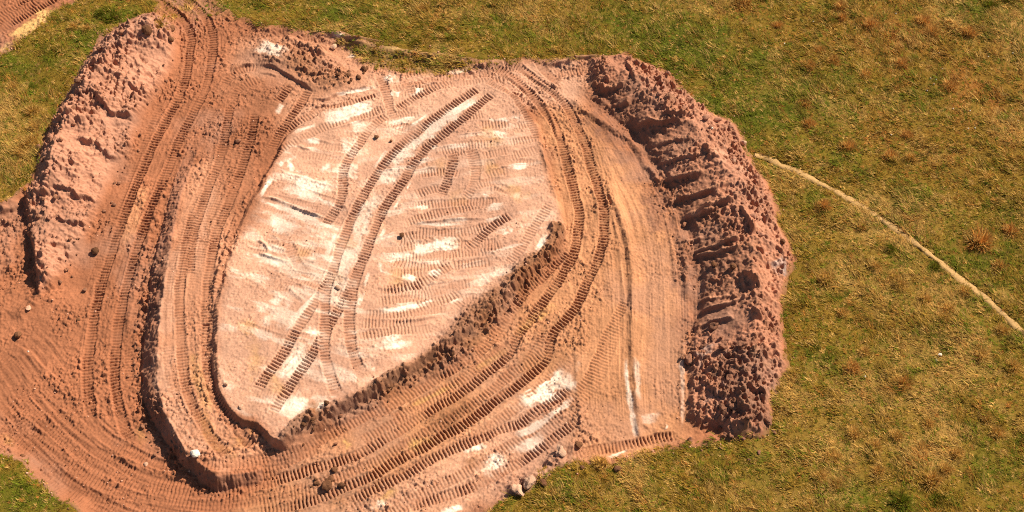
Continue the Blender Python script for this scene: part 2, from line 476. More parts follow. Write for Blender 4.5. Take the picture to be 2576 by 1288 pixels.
for p, w, k in [
    ([(980, 1285), (1100, 1165), (1220, 1065), (1400, 920), (1560, 810), (1690, 730)], 66, 1), ([(0, 330), (110, 370), (240, 410)], 80, .9), ([(960, 560), (1050, 595)], 60, .9),
    ([(500, 920), (700, 850), (900, 780)], 75, .9), ([(700, 970), (830, 950)], 70, .7), ([(1690, 1000), (1800, 1010), (1925, 1020)], 45, .9), ([(1040, 710), (1100, 715)], 40, .9), ([(1190, 690), (1250, 680)], 40, .7),
    ([(390, 1055), (500, 1070)], 34, .85), ([(200, 1240), (290, 1225)], 75, .95), ([(680, 410), (790, 420)], 34, .7), ([(610, 720), (760, 690), (910, 655)], 14, .9), ([(260, 1010), (490, 930)], 22, .7),
    ([(1110, 990), (1200, 930), (1330, 840)], 18, .8), ([(870, 1280), (940, 1200), (990, 1130)], 18, .8), ([(1200, 1280), (1260, 1220), (1330, 1160)], 20, .8), ([(560, 260), (690, 280)], 24, .6),
    ([(620, 1100), (720, 1080)], 60, .5), ([(1450, 550), (1640, 530)], 26, .6), ([(480, 1285), (560, 1260)], 50, .6), ([(200, 780), (160, 850)], 30, .6), ([(1750, 910), (1920, 900)], 30, .6)]:
    stroke(2, p, w, CHALK, k)
for p, w, k in [([(410, 20), (310, 150), (180, 330)], 80, .8), ([(370, 380), (300, 480), (245, 570)], 75, 1), ([(430, 500), (560, 460)], 70, .85), ([(820, 220), (930, 200)], 30, .8), ([(930, 30), (1180, 10)], 40, .7),
                ([(1420, 1275), (1570, 1250)], 30, .8), ([(1700, 980), (1932, 850)], 80, .75), ([(640, 240), (700, 260)], 60, .5), ([(890, 1240), (1000, 1210)], 40, .8), ([(1580, 830), (1720, 790)], 20, .7)]:
    stroke(10, p, w, CHALK, k)
for p, w, k in [([(20, 480), (180, 420), (320, 340), (455, 235)], 100, .95), ([(0, 725), (150, 660), (300, 560), (465, 420)], 34, .85), ([(0, 830), (150, 780), (260, 725)], 60, .8), ([(460, 390), (470, 300)], 30, .7),
                ([(860, 100), (870, 300), (905, 530), (945, 770)], 22, .6), ([(1150, 650), (1170, 690)], 30, .7), ([(720, 880), (900, 810)], 22, .7), ([(960, 600), (1100, 560)], 40, .4),
                ([(60, 400), (170, 350)], 18, .7), ([(1270, 100), (1285, 300), (1285, 650)], 16, .3), ([(930, 120), (960, 480)], 30, .35)]:
    stroke(11, p, w, CHALK, k)
stroke(7, [(170, 640), (215, 560), (260, 465)], 32, CHALK, .85)
stroke(7, [(0, 185), (90, 180)], 34, CHALK, .9)
stroke(3, [(0, 910), (60, 890)], 50, CHALK, .7)
stroke(3, [(280, 520), (420, 500), (560, 470)], 30, PALE, .7)
stroke(3, [(340, 610), (540, 600)], 45, PALE, .6)
for p, w in [([(940, 1200), (1050, 1130)], 40), ([(1100, 520), (1350, 400), (1520, 320)], 26), ([(1620, 230), (1932, 40)], 30), ([(1250, 750), (1150, 800)], 90), ([(870, 1110), (960, 1090)], 60), ([(640, 790), (720, 760)], 50)]:
    stroke(10, p, w, YELLOW, .65)
stroke(7, [(20, 1270), (150, 1130), (350, 1010)], 50, YELLOW, .5)
for p, w in [([(1330, 690), (1500, 520), (1700, 400)], 110), ([(400, 800), (500, 740), (700, 640)], 40), ([(900, 430), (1150, 320)], 50), ([(1500, 960), (1750, 870)], 50), ([(330, 640), (430, 500), (440, 380)], 60), ([(440, 1050), (600, 1080)], 90)]:
    stroke(10, p, w, BROWN * 1.25, .6)
for p, w in [([(1500, 500), (1600, 750), (1800, 880)], 60), ([(1750, 800), (1850, 700)], 90), ([(1040, 650), (1090, 800)], 40), ([(20, 700), (100, 800)], 40)]:
    stroke(9, p, w, rgb(.40, .19, .07), .6)
stroke(9, [(1240, 20), (1250, 300), (1330, 540), (1440, 740), (1560, 900)], 100, PALE, .55)
stroke(5, [(1320, 560), (1290, 700), (1270, 900), (1250, 1280)], 70, PALE, .5)
stroke(5, [(1100, 100), (1040, 260), (980, 440), (920, 640)], 60, ORANGE * 1.15, .6)
stroke(5, [(1480, 800), (1500, 600), (1560, 300), (1620, 100)], 40, PALE, .35)
stroke(9, [(1470, 60), (1480, 250), (1600, 560)], 60, YELLOW * .8, .35)
stroke(1, [(60, 310), (250, 190), (420, 60)], 130, SAND, .85)
stroke(1, [(0, 380), (120, 330)], 70, SAND, .8)
stroke(2, [(950, 345), (1300, 390), (1600, 415), (1820, 435)], 26, SAND * .95, .9)
stroke(11, [(1400, 100), (1480, 120)], 140, GREY, .6)
stroke(11, [(1560, 400), (1640, 370)], 130, GREY, .6)
stroke(8, [(60, 690), (110, 740)], 90, GREY, .7)
stroke(7, [(1420, 820), (1430, 1000)], 40, GREY, .6)
stroke(3, [(1540, 1100), (1570, 1180), (1600, 1270)], 80, PALE, .8)
stroke(7, [(1680, 20), (1830, 20)], 70, PALE, .7)
# inner faces of the long heap: damp cut soil, their shade deepened in the colour
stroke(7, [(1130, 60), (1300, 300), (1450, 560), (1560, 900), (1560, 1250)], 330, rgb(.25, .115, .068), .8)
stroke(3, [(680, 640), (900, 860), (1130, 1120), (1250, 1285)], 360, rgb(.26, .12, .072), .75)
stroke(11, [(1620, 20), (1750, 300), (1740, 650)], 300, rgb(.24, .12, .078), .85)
# ---------------------------------------------------------------- crawler tracks (older ones first)
# more passes beside the traced ones
def passes(c, pts, offs, k0, k1, lo=0.0, hi=1.0):
    line = spline(on_ground(c, pts), 0.5)
    t = np.gradient(line, axis=0); t /= np.hypot(t[:, 0], t[:, 1])[:, None] + 1e-9
    nrm = np.stack([-t[:, 1], t[:, 0]], 1)
    N_ = len(line)
    for o_ in offs:
        a_ = int(N_ * RNG.uniform(lo, lo + 0.35)); b_ = int(N_ * RNG.uniform(hi - 0.35, hi))
        if b_ - a_ < 6: continue
        q = line[a_:b_] + nrm[a_:b_] * (o_ + 0.25 * np.sin(np.linspace(0, RNG.uniform(2, 5), b_ - a_) + RNG.uniform(0, 6)))[:, None]
        rail(0, None, ground=q[::3], k=RNG.uniform(k0, k1))
SWEEP = [(0, 80), (120, 200), (230, 360), (340, 480), (470, 600), (600, 720), (720, 830), (850, 900), (1000, 990), (1150, 1050), (1300, 1085), (1500, 1115), (1700, 1125), (1932, 1090), (10, 200, 1060), (10, 450, 1000)]
passes(9, SWEEP, [-6.2, -5.0, -4.1, -3.2, -2.4, -1.6, -0.8, 0.9], .45, .85)
DIAG = [(7, 560, 840), (7, 400, 1120), (11, 250, 140), (11, 20, 350), (10, 1650, 570), (10, 1400, 720), (10, 1150, 860), (10, 880, 1020), (10, 640, 1120), (10, 350, 1220), (10, 0, 1290)]
passes(7, DIAG, [-3.4, -2.6, -1.0, 0.9, 2.8, 3.6], .4, .8)
HAUL = [(1, 1480, 60), (1, 1520, 300), (1, 1480, 640), (1, 1290, 1000), (5, 1120, 160), (5, 960, 560), (5, 840, 960), (9, 770, 100), (9, 780, 450), (9, 880, 700)]
passes(1, HAUL, [-1.7, 2.0], .3, .5)
passes(5, [(1, 1830, 800), (1, 1780, 1100), (5, 1700, 100), (5, 1560, 500), (5, 1480, 900), (9, 1470, 50), (9, 1500, 350), (9, 1620, 600), (9, 1800, 800)], [-1.5, -0.5, 0.5, 1.4], .3, .6)
TOPFAN = [(2, 1000, 620), (2, 1400, 560), (2, 1700, 520), (3, 60, 470), (3, 300, 650), (3, 460, 860)]
passes(2, TOPFAN, [-1.6, -0.8, 0.7, 1.5, 2.3], .5, .9)

# faint weave on the right half of the pad
for p in [
    [(1110, 400), (1300, 345), (1500, 300), (1700, 255), (1880, 220)], [(1190, 190), (1300, 150), (1400, 120)], [(1180, 450), (1400, 470), (1600, 460), (1800, 410)],
    [(1080, 650), (1300, 655), (1550, 625), (1780, 615)], [(1000, 680), (1250, 730), (1450, 690)], [(920, 930), (1150, 905), (1400, 880), (1640, 850)], [(900, 990), (1100, 970), (1300, 945), (1500, 900)],
    [(800, 1085), (1000, 1090), (1250, 1060), (1450, 1040)], [(770, 1155), (1000, 1155), (1300, 1130)], [(760, 1260), (1000, 1215), (1200, 1200), (1350, 1185)], [(1040, 775), (1150, 780), (1300, 770)],
    [(1180, 270), (1400, 250), (1600, 235), (1850, 240)], [(1200, 30), (1400, 10), (1560, 30)], [(1500, 560), (1700, 580), (1880, 560)], [(1450, 720), (1650, 700), (1800, 690)], [(1060, 510), (1200, 490), (1350, 480)]]:
    rail(6, p, k=.85, pitch=.225)
for p in [[(1690, 1180), (1932, 1140)], [(1700, 1250), (1932, 1215)], [(1660, 950), (1800, 940), (1932, 930)], [(1560, 1060), (1620, 1150), (1650, 1285)], [(1400, 1170), (1470, 1160), (1600, 1130)]]:
    rail(2, p, k=.8, pitch=.23)
for p in [[(-30, 1180), (80, 1160), (230, 1120)], [(-40, 1080), (100, 1060), (220, 1050)], [(-30, 1260), (60, 1230), (200, 1240)], [(0, 960), (100, 940), (190, 930)]]:
    rail(3, p, k=.8, pitch=.23)
rail(6, [(2, 1440, 1110), (2, 1490, 1190), (1460, 20), (1430, 110), (1390, 200)], k=1, pitch=.24)
rail(6, [(2, 1590, 1070), (2, 1650, 1200), (1655, 40), (1630, 140), (1560, 230)], k=.8, pitch=.24)
rail(6, [(1700, 50), (1800, 20), (1932, 0)], k=.9)
rail(6, [(1720, 120), (1830, 130), (1932, 170)], k=.7)
for k in range(24):
    gx0 = RNG.uniform(930, 1330); gy0 = RNG.uniform(260, 860)
    L_ = RNG.uniform(50, 200); sl_ = RNG.uniform(-0.40, 0.06); bend = RNG.uniform(-14, 14)
    q = [(gx0, gy0), (gx0 + L_ / 2, gy0 + sl_ * L_ / 2 + bend), (gx0 + L_, gy0 + sl_ * L_)]
    w_ = on_ground(0, q)
    if (pad.at(w_[:, 0], w_[:, 1]) > 0.8).all():
        rail(0, q, k=RNG.uniform(.45, .85), pitch=.22)
for k in range(34):
    gx0 = RNG.uniform(590, 860); gy0 = RNG.uniform(380, 1000)
    L_ = RNG.uniform(60, 170); sl_ = RNG.uniform(0.15, 0.4)
    q = [(gx0, gy0), (gx0 + L_ / 2, gy0 + sl_ * L_ / 2), (gx0 + L_, gy0 + sl_ * L_ * 0.95)]
    w_ = on_ground(0, q)
    if (pad.at(w_[:, 0], w_[:, 1]) > 0.6).all():
        rail(0, q, k=RNG.uniform(.12, .32), pitch=.21)
        stroke(0, [(a, b + 17) for a, b in q], RNG.uniform(5, 14), CHALK, RNG.uniform(.3, .7))
        if k % 3 == 0: ridge(0, q, .05, .07, .4)
for k in range(40):
    gx0 = RNG.uniform(930, 1330); gy0 = RNG.uniform(280, 860)
    L_ = RNG.uniform(30, 120); sl_ = RNG.uniform(-0.3, 0.05)
    q = [(gx0, gy0), (gx0 + L_ / 2, gy0 + sl_ * L_ / 2), (gx0 + L_, gy0 + sl_ * L_)]
    w_ = on_ground(0, q)
    if (pad.at(w_[:, 0], w_[:, 1]) > 0.6).all():
        stroke(0, q, RNG.uniform(5, 14), CHALK, RNG.uniform(.3, .8))
        if k % 3 == 0: ridge(0, [(a, b - 4) for a, b in q], .06, .07, .4)
# ochre stains on the pad
for x_, y_, w_ in [(640, 900, 60), (690, 960, 50), (1110, 420, 40), (1240, 350, 50), (1300, 480, 40), (760, 640, 30), (1150, 500, 40), (880, 610, 25), (620, 820, 40), (1000, 700, 40), (1240, 420, 30), (850, 700, 20)]:
    stroke(0, [(x_ - 30, y_ + 8), (x_ + 30, y_ - 8)], w_, rgb(.52, .28, .13), .5)
# faint ones on the left half
for p in [[(130, 130), (350, 170), (580, 240)], [(60, 260), (250, 320), (480, 410)], [(20, 410), (150, 440), (320, 520)], [(20, 540), (200, 590), (450, 640)], [(60, 830), (250, 890), (380, 900)], [(20, 1200), (180, 1190), (300, 1150)],
          [(330, 560), (480, 600)], [(380, 400), (510, 430)]]:
    rail(6, p, k=.30, pitch=.21)
rail(6, [(90, 440), (190, 480), (250, 580), (310, 700), (390, 790), (460, 840)], k=.6)
rail(6, [(240, 890), (310, 950), (380, 1000)], k=.4)
rail(2, [(310, 1110), (420, 1080), (560, 1110), (700, 1120)], k=.45)
rail(2, [(300, 1180), (450, 1180), (640, 1220)], k=.35)
# the older pair coming in from the north
rail(2, [(1600, 570), (1450, 590), (1300, 612), (1180, 640), (1020, 680)], k=.7)
rail(2, [(1480, 610), (1330, 670), (1210, 730), (1110, 790), (1040, 830)], k=1)
rail(2, [(930, 560), (965, 640), (990, 740), (1010, 830), (1060, 920)], k=.8)
rail(2, [(1100, 590), (1150, 660), (1180, 740)], k=.7)
rail(2, [(930, 700), (800, 740), (650, 785), (500, 830), (400, 880), (300, 930), (200, 1000)], k=1)
rail(2, [(990, 815), (850, 855), (700, 900), (520, 960), (380, 1030), (260, 1090), (170, 1150), (110, 1240)], k=.8)
rail(2, [(1010, 855), (900, 930), (830, 1010), (770, 1100), (710, 1180), (660, 1280), (6, 650, 60), (6, 650, 150), (6, 620, 260), (6, 560, 350), (6, 505, 440)], k=.95)
rail(2, [(280, 630), (210, 710), (150, 780)], k=1.1)
rail(2, [(400, 660), (330, 800), (250, 900), (200, 970), (150, 1050), (110, 1130)], k=1.1)
rail(2, [(450, 130), (330, 190), (220, 240)], k=.8)
rail(2, [(480, 270), (400, 280), (330, 300)], k=.6)
rail(2, [(820, 500), (950, 520), (1100, 540), (1230, 550)], k=.5)
rail(2, [(700, 420), (850, 440), (1000, 410)], k=.4)
# loop at the head of the terrace
rail(1, [(1680, 660), (1740, 580), (1860, 520), (1960, 520)], k=.9)
rail(1, [(1740, 760), (1800, 670), (1900, 620), (1980, 590)], k=.7)
rail(1, [(1500, 60), (1640, 60), (1760, 110)], k=.35)
rail(1, [(1640, 130), (1780, 220), (1932, 300)], k=.35)
rail(1, [(1700, 90), (1850, 170), (1960, 230)], k=.3)
rail(2, [(0, 240), (200, 350), (400, 450), (560, 540)], k=.3)
rail(2, [(0, 460), (150, 500), (330, 600)], k=.35)
# curve sweeping right and down
rail(2, [(1720, 590), (1810, 640), (1932, 700), (3, 60, 780), (3, 120, 870), (3, 165, 970), (3, 195, 1070)], k=.9)
rail(3, [(-150, 500), (-30, 570), (80, 660), (180, 760), (290, 890), (350, 1020), (390, 1150), (420, 1280), (7, 440, 50), (7, 470, 180), (7, 500, 300), (7, 500, 420), (7, 480, 560), (7, 430, 690), (7, 340, 850), (7, 240, 980), (7, 130, 1130), (7, 50, 1230),
         (10, 1900, 110), (10, 1780, 210), (10, 1640, 320), (10, 1500, 420), (10, 1350, 500), (10, 1230, 580), (10, 1100, 660), (10, 980, 730), (10, 850, 810), (10, 740, 870), (10, 620, 910), (10, 450, 960), (10, 250, 1020), (10, 100, 1070), (10, -60, 1100)], k=1.25)
rail(3, [(-60, 450), (30, 490), (120, 560), (230, 650), (330, 720), (410, 800), (470, 920), (520, 1010), (560, 1110), (600, 1280), (7, 630, 50), (7, 660, 180), (7, 690, 300), (7, 690, 450), (7, 680, 560), (7, 640, 700), (7, 570, 840), (7, 490, 1010), (7, 400, 1120), (7, 310, 1230),
         (11, 250, 140), (11, 130, 260), (11, 20, 350), (10, 1780, 470), (10, 1650, 570), (10, 1530, 650), (10, 1400, 720), (10, 1290, 790), (10, 1150, 860), (10, 1000, 940), (10, 880, 1020), (10, 760, 1070), (10, 640, 1120), (10, 500, 1180), (10, 350, 1220), (10, 150, 1260), (10, 0, 1290)], k=1.3)
rail(3, [(170, 400), (210, 490), (280, 570), (370, 630)], k=.9)
rail(3, [(300, 560), (420, 550), (560, 530)], k=.7)
rail(3, [(0, 470), (130, 450), (160, 420)], k=.5)
# along the south east side of the windrow
rail(7, [(430, 590), (330, 690), (240, 790), (130, 880), (40, 990), (10, 1720, 60), (10, 1600, 130), (10, 1480, 215), (10, 1330, 270)], k=.9)
rail(10, [(1200, 310), (1080, 390), (950, 480), (840, 560), (740, 620), (600, 690), (500, 740), (400, 820), (280, 880), (120, 950), (0, 1000)], k=.8)
rail(10, [(1932, 10), (1700, 170), (1550, 290), (1400, 380), (1250, 455), (1100, 545), (1000, 590)], k=.85)
rail(7, [(300, 230), (240, 320), (150, 450), (60, 600), (-40, 720)], k=.6)
rail(7, [(420, 500), (350, 580), (250, 700), (130, 800), (0, 900)], k=.6)
rail(11, [(270, 60), (150, 150), (0, 240), (10, 1780, 370)], k=.8)
rail(11, [(470, 340), (330, 440), (180, 535), (50, 630), (10, 1870, 660), (10, 1700, 730), (10, 1550, 790), (10, 1460, 830), (10, 1300, 900), (10, 1130, 1010), (10, 960, 1090), (10, 850, 1140), (10, 700, 1215)], k=1)
rail(11, [(510, 600), (370, 690), (200, 810), (80, 900), (0, 950), (10, 1860, 980), (10, 1750, 1040), (10, 1600, 1110), (10, 1450, 1160), (10, 1280, 1210), (10, 1150, 1240)], k=1)
rail(11, [(1250, 715), (1090, 735), (950, 770), (800, 795), (600, 830), (430, 870)], k=1)
rail(11, [(450, 90), (380, 190), (250, 270)], k=.4)
rail(10, [(1600, 990), (1400, 1080), (1150, 1190), (1000, 1250)], k=.5)
for p in [[(0, 920), (150, 890), (330, 850), (500, 800)], [(0, 1170), (250, 1130), (420, 1090)], [(0, 1230), (200, 1180), (400, 1130), (550, 1080)], [(700, 1270), (850, 1190)], [(0, 870), (100, 850), (200, 820)]]:
    rail(10, p, k=.6)
# main pair down the middle of the pad
rail(2, [(1690, 660), (1560, 740), (1420, 840), (1280, 940), (1180, 1030), (1080, 1110), (1000, 1190), (930, 1280), (6, 900, 40), (6, 830, 150), (6, 770, 260), (6, 720, 360), (6, 690, 440), (6, 640, 560), (6, 600, 680), (6, 550, 820), (6, 450, 980), (6, 350, 1130), (6, 260, 1270),
         (10, 230, 40), (10, 170, 140), (10, 80, 260), (10, 0, 380)], k=1.15)
rail(2, [(1800, 700), (1680, 790), (1560, 890), (1440, 990), (1330, 1080), (1250, 1160), (1170, 1260), (6, 1130, 50), (6, 1050, 160), (6, 970, 270), (6, 920, 380), (6, 880, 480), (6, 840, 590), (6, 800, 690), (6, 740, 830), (6, 650, 1000), (6, 560, 1140),
         (10, 450, 60), (10, 370, 170), (10, 280, 300), (10, 190, 430), (10, 110, 560)], k=1.15)
rail(6, [(610, 660), (550, 840), (520, 960), (520, 1090), (520, 1200), (10, 520, 50), (10, 540, 200), (10, 590, 350), (10, 620, 420)], k=1.1)
rail(6, [(800, 690), (760, 800), (730, 900), (710, 1000), (700, 1100), (710, 1280), (10, 750, 130), (10, 790, 240)], k=1)
rail(6, [(1940, 330), (1820, 390), (1720, 470), (1640, 550), (1570, 600)], k=1)
rail(6, [(940, 910), (1150, 880), (1300, 820), (1400, 750), (1500, 700)], k=1)
rail(6, [(1160, 1060), (1320, 1000), (1450, 960), (1560, 900)], k=.9)
# the terrace
rail(5, [(1, 1740, 780), (1, 1690, 1050), (1, 1650, 1240), (1600, 50), (1530, 250), (1470, 440), (1440, 600), (1430, 800)], k=1)
rail(5, [(1, 1920, 850), (1, 1900, 1000), (1, 1850, 1200), (1800, 50), (1720, 250), (1650, 420), (1600, 640), (1570, 850), (1560, 1100), (9, 1560, 50), (9, 1575, 250), (9, 1630, 430), (9, 1720, 570), (9, 1830, 720), (9, 1932, 820)], k=1.15)
rail(5, [(1470, 300), (1420, 480), (1380, 700), (1360, 900), (1360, 1100), (9, 1365, 0), (9, 1380, 200), (9, 1410, 380), (9, 1480, 540), (9, 1560, 680), (9, 1650, 800), (9, 1720, 880)], k=1)
rail(9, [(1620, 930), (1780, 920), (1932, 900), (10, 150, 870)], k=.8)
rail(9, [(1650, 1050), (1800, 1030), (1932, 1000), (10, 200, 960)], k=.8)
# the haul road on the left, its sweep along the bottom
for p in [
    [(0, 80), (120, 200), (230, 360), (340, 480), (470, 600), (600, 720), (720, 830), (850, 900), (1000, 990), (1150, 1050), (1300, 1085), (1500, 1115), (1700, 1125), (1932, 1090), (10, 200, 1060)],
    [(0, 450), (100, 560), (200, 690), (310, 800), (420, 880), (550, 970), (650, 1040), (850, 1120), (1050, 1190), (1300, 1230), (1600, 1240), (1932, 1200), (10, 200, 1150)],
    [(0, 600), (120, 720), (260, 830), (420, 960), (600, 1070)], [(0, 150), (100, 300), (180, 440), (300, 590), (420, 700), (560, 800)], [(700, 1160), (900, 1230), (1150, 1280), (1450, 1290)],
    [(1500, 1180), (1700, 1190), (1932, 1150)]]:
    rail(9, p, k=.75)
rail(1, [(1130, -40), (1300, 90), (1400, 180), (1440, 280), (1430, 400), (1400, 600), (1340, 760), (1230, 950), (1130, 1150), (1080, 1280), (5, 990, 190), (5, 920, 380), (5, 870, 530), (5, 820, 690), (5, 760, 860), (5, 720, 1050), (5, 690, 1250),
         (9, 660, 200), (9, 665, 400), (9, 690, 600)], k=1.2)
rail(1, [(1360, -40), (1520, 90), (1590, 200), (1605, 330), (1590, 480), (1540, 690), (1460, 850), (1360, 1050), (1270, 1270), (5, 1180, 190), (5, 1110, 360), (5, 1050, 520), (5, 1000, 690), (5, 950, 890), (5, 910, 1060), (5, 880, 1260),
         (9, 860, 250), (9, 890, 480), (9, 930, 620), (9, 1000, 760)], k=1.2)
rail(9, [(960, 0), (980, 200), (960, 350)], k=.5)
rail(5, [(220, 560), (210, 700), (230, 880)], k=.6)
rail(5, [(-30, 500), (30, 800), (60, 980)], k=.6)
rail(5, [(120, 520), (160, 760), (190, 960)], k=.4)
# tracks in the far corner
for p in [[(-40, 260), (150, 140), (330, 40), (460, -40)], [(-40, 140), (100, 60), (240, -20)], [(-40, 60), (60, 10)], [(-60, 210), (60, 130), (200, 60), (300, 0)]]:
    rail(1, p, k=1.3)

STREAK = np.zeros_like(H)
def graded(c, pts, half, amp, tone):
    """fine furrows that a blade leaves along its way"""
    line = spline(on_ground(c, pts), 0.6)
    r = along(line, half + 0.3)
    if r is None: return
    sl, D, S, L = r
    env = sstep(half, half * 0.7, np.abs(D)) * sstep(0, 2, S) * sstep(L, L - 2, S)
    nz = 0.6 * vnoise(S + 300, D * 22.0, 5.0, 3) + 0.6 * vnoise(S + 100, D * 40.0, 3.5, 7) + 0.3 * vnoise(S, D * 60, 2.0, 10)
    H[sl] += amp * nz * env
    STREAK[sl] += tone * (nz + 0.6 * vnoise(S + 700, D * 9.0, 7.0, 12)) * env
graded(7, [(3, 480, 830), (3, 640, 1000), (3, 780, 1200), (7, 850, 60), (7, 980, 330), (7, 1050, 650), (7, 1070, 1000), (11, 1070, 200), (11, 1090, 640)], 3.6, .035, .13)
graded(7, [(3, 330, 850), (3, 480, 1100), (7, 560, 100), (7, 610, 400), (7, 650, 750), (7, 690, 1100), (11, 700, 200), (11, 730, 660)], 2.6, .03, .11)
graded(10, [(7, 300, 1000), (10, 1900, 200), (10, 1400, 560), (10, 900, 860), (10, 400, 1060), (10, 0, 1180)], 4.2, .035, .13)
graded(11, [(470, 420), (250, 560), (0, 720), (10, 1600, 960), (10, 1200, 1150)], 2.5, .03, .12)
graded(1, HAUL, 2.2, .03, .10)
graded(9, SWEEP, 4.0, .04, .10)
graded(5, [(5, 1650, 100), (5, 1500, 500), (5, 1420, 900), (9, 1420, 100), (9, 1480, 400), (9, 1620, 650)], 1.8, .03, .10)

# ---------------------------------------------------------------- steps, cuts and ridges
HB[:] = H
# rim of the cut turf in the north
scarp(2, [(520, 240), (700, 300), (1000, 333), (1300, 366), (1600, 392), (1830, 412)], .28, 1.6, rough=.08)
scarp(2, [(590, 315), (680, 325), (880, 355)], .14, .7, rough=.1)
scarp(2, [(730, 455), (880, 468)], .16, .5, rough=.1)
scarp(3, [(230, 455), (270, 490), (400, 482), (500, 445), (690, 430)], .35, 1.0, rough=.15)
ridge(2, [(200, 275), (340, 335), (480, 390), (560, 440)], .40, .30, .8)
ridge(2, [(1640, 510), (1760, 480), (1850, 450)], .16, .25)
scarp(2, [(0, 490), (150, 520), (330, 630), (450, 690)], .30, 1.2, rough=.15)
scarp(1, [(1750, 545), (1830, 500), (1932, 490)], .25, .8, rough=.12)
scarp(2, [(380, 735), (520, 765), (620, 715), (760, 680), (900, 655)], .28, 1.0, rough=.12)
scarp(2, [(0, 400), (200, 480), (450, 570)], .10, .8, rough=.15)
scarp(2, [(20, 560), (100, 560), (170, 590)], .20, .6, rough=.15)
ridge(2, [(520, 985), (700, 940), (850, 895), (1000, 860)], .07, .10)
ridge(2, [(310, 1090), (360, 1120), (420, 1130)], .10, .10)
ridge(2, [(400, 1040), (500, 1060), (600, 1100)], .07, .10)
# pad: thin windrows left between blade passes
for p, h in [([(30, 190), (200, 235), (380, 310), (520, 350)], .17), ([(190, 10), (400, 70), (600, 130)], .08), ([(0, 530), (60, 550), (110, 620)], .14), ([(90, 560), (180, 590), (250, 610)], .10), ([(0, 615), (130, 660), (270, 700)], .17),
             ([(1160, 398), (1350, 385), (1600, 365), (1770, 360)], .13), ([(920, 900), (1110, 880)], .09), ([(1020, 790), (1170, 850)], .06), ([(1000, 1130), (1200, 1125), (1400, 1090)], .12), ([(1160, 1070), (1330, 1000)], .05),
             ([(1010, 535), (1080, 560)], .06), ([(360, 675), (500, 690)], .05), ([(1250, 570), (1400, 550)], .02), ([(1800, 110), (1890, 160)], .10), ([(1060, 945), (1260, 925)], .06), ([(640, 250), (700, 290)], .07),
             ([(100, 930), (300, 1000)], .05), ([(230, 870), (360, 990)], .07), ([(20, 120), (300, 200)], .03), ([(50, 1030), (250, 1080)], .03)]:
    ridge(6, p, h, .12, .35)
# edge berms of the curve
scarp(3, [(430, 740), (520, 830), (660, 935), (850, 1055), (940, 1150), (1000, 1270), (7, 1030, 0), (7, 1120, 150), (7, 1205, 300), (7, 1260, 560), (7, 1300, 760), (7, 1310, 1000)], .34, .9, rough=.3, edge=.25)
scarp(3, [(540, 700), (680, 790), (830, 930), (900, 1010)], .36, .9, rough=.2, edge=.25)
ridge(3, [(180, 760), (250, 800), (310, 920), (350, 1060)], .16, .14)
ridge(3, [(60, 510), (170, 600), (330, 700), (420, 790)], .11, .12)
ridge(3, [(-60, 560), (60, 650), (140, 740)], .12, .13)
ridge(3, [(230, 1100), (250, 1200), (280, 1290), (7, 310, 90), (7, 370, 260)], .14, .16)
ridge(7, [(560, 60), (640, 240), (620, 500)], .05, .2)
scarp(7, [(680, 60), (740, 200), (790, 330), (850, 500), (880, 700), (890, 900), (885, 1280), (11, 910, 250), (11, 920, 450), (11, 940, 650), (11, 955, 785)], .30, .9, rough=.2, edge=.22)
scarp(11, [(470, 0), (478, 250), (490, 450), (530, 650), (550, 740)], .12, .6, rough=.08)
ridge(11, [(1290, 0), (1285, 300), (1280, 620)], .14, .2, .8)
ridge(7, [(1400, 620), (1390, 780), (1350, 820)], .12, .2, .8)
ridge(11, [(960, 640), (1080, 650), (1250, 660)], .10, .25, .8)
scarp(11, [(960, 705), (1100, 700), (1280, 690)], .10, .5)
# rim of the meadow at the bottom, bank of the lane
ridge(11, [(400, 900), (650, 880), (850, 830), (1100, 790), (1350, 770), (1560, 740)], .10, .22)
ridge(11, [(-60, 1140), (80, 1080), (200, 1000), (330, 900), (420, 830), (530, 770)], .32, .42, .8)
# the long heap: ridges between slots of the blade
SLOT = 2.1
for p, h in [([(1150, 100), (1300, 70), (1470, 35)], .26), ([(1240, 250), (1450, 190), (1660, 105)], .24), ([(1300, 385), (1430, 350), (1580, 300)], .16), ([(1330, 360), (1500, 300), (1700, 225)], .20), ([(1370, 640), (1560, 590), (1760, 530)], .22),
             ([(1400, 665), (1560, 640), (1740, 590)], .16), ([(1430, 1085), (1650, 1020), (1830, 925)], .24), ([(1420, 1190), (1560, 1150), (1700, 1130)], .20), ([(1350, 550), (1450, 530)], .12), ([(1420, 1000), (1560, 985), (1720, 950)], .10)]:
    p = [(p[0][0] - 60, p[0][1] + 18)] + p
    scarp(7, p, h * SLOT, 1.25, rough=.16, edge=.12)
    ridge(7, [(x_ + 8, y_ - 12) for x_, y_ in p], .10, .13, .5)
    stroke(7, [(x_ + 8, y_ - 14) for x_, y_ in p], 16, PINK, .7)
for p, h in [([(620, 725), (760, 700), (900, 640)], .26), ([(740, 830), (900, 800)], .22), ([(890, 1000), (1000, 950), (1120, 955), (1290, 910)], .60), ([(1000, 1130), (1200, 1090), (1400, 1060)], .12), ([(1080, 1265), (1250, 1230), (1450, 1180)], .22),
             ([(840, 480), (900, 560), (900, 640)], .45), ([(690, 600), (720, 640)], .15), ([(1120, 860), (1200, 900), (1330, 890), (1450, 880)], .5), ([(1090, 1180), (1250, 1150)], .12)]:
    scarp(3, p, h * (SLOT if h < .3 else 1.1), 1.1, rough=.2)
    stroke(3, [(x_ + 8, y_ - 14) for x_, y_ in p], 16, PINK, .6)
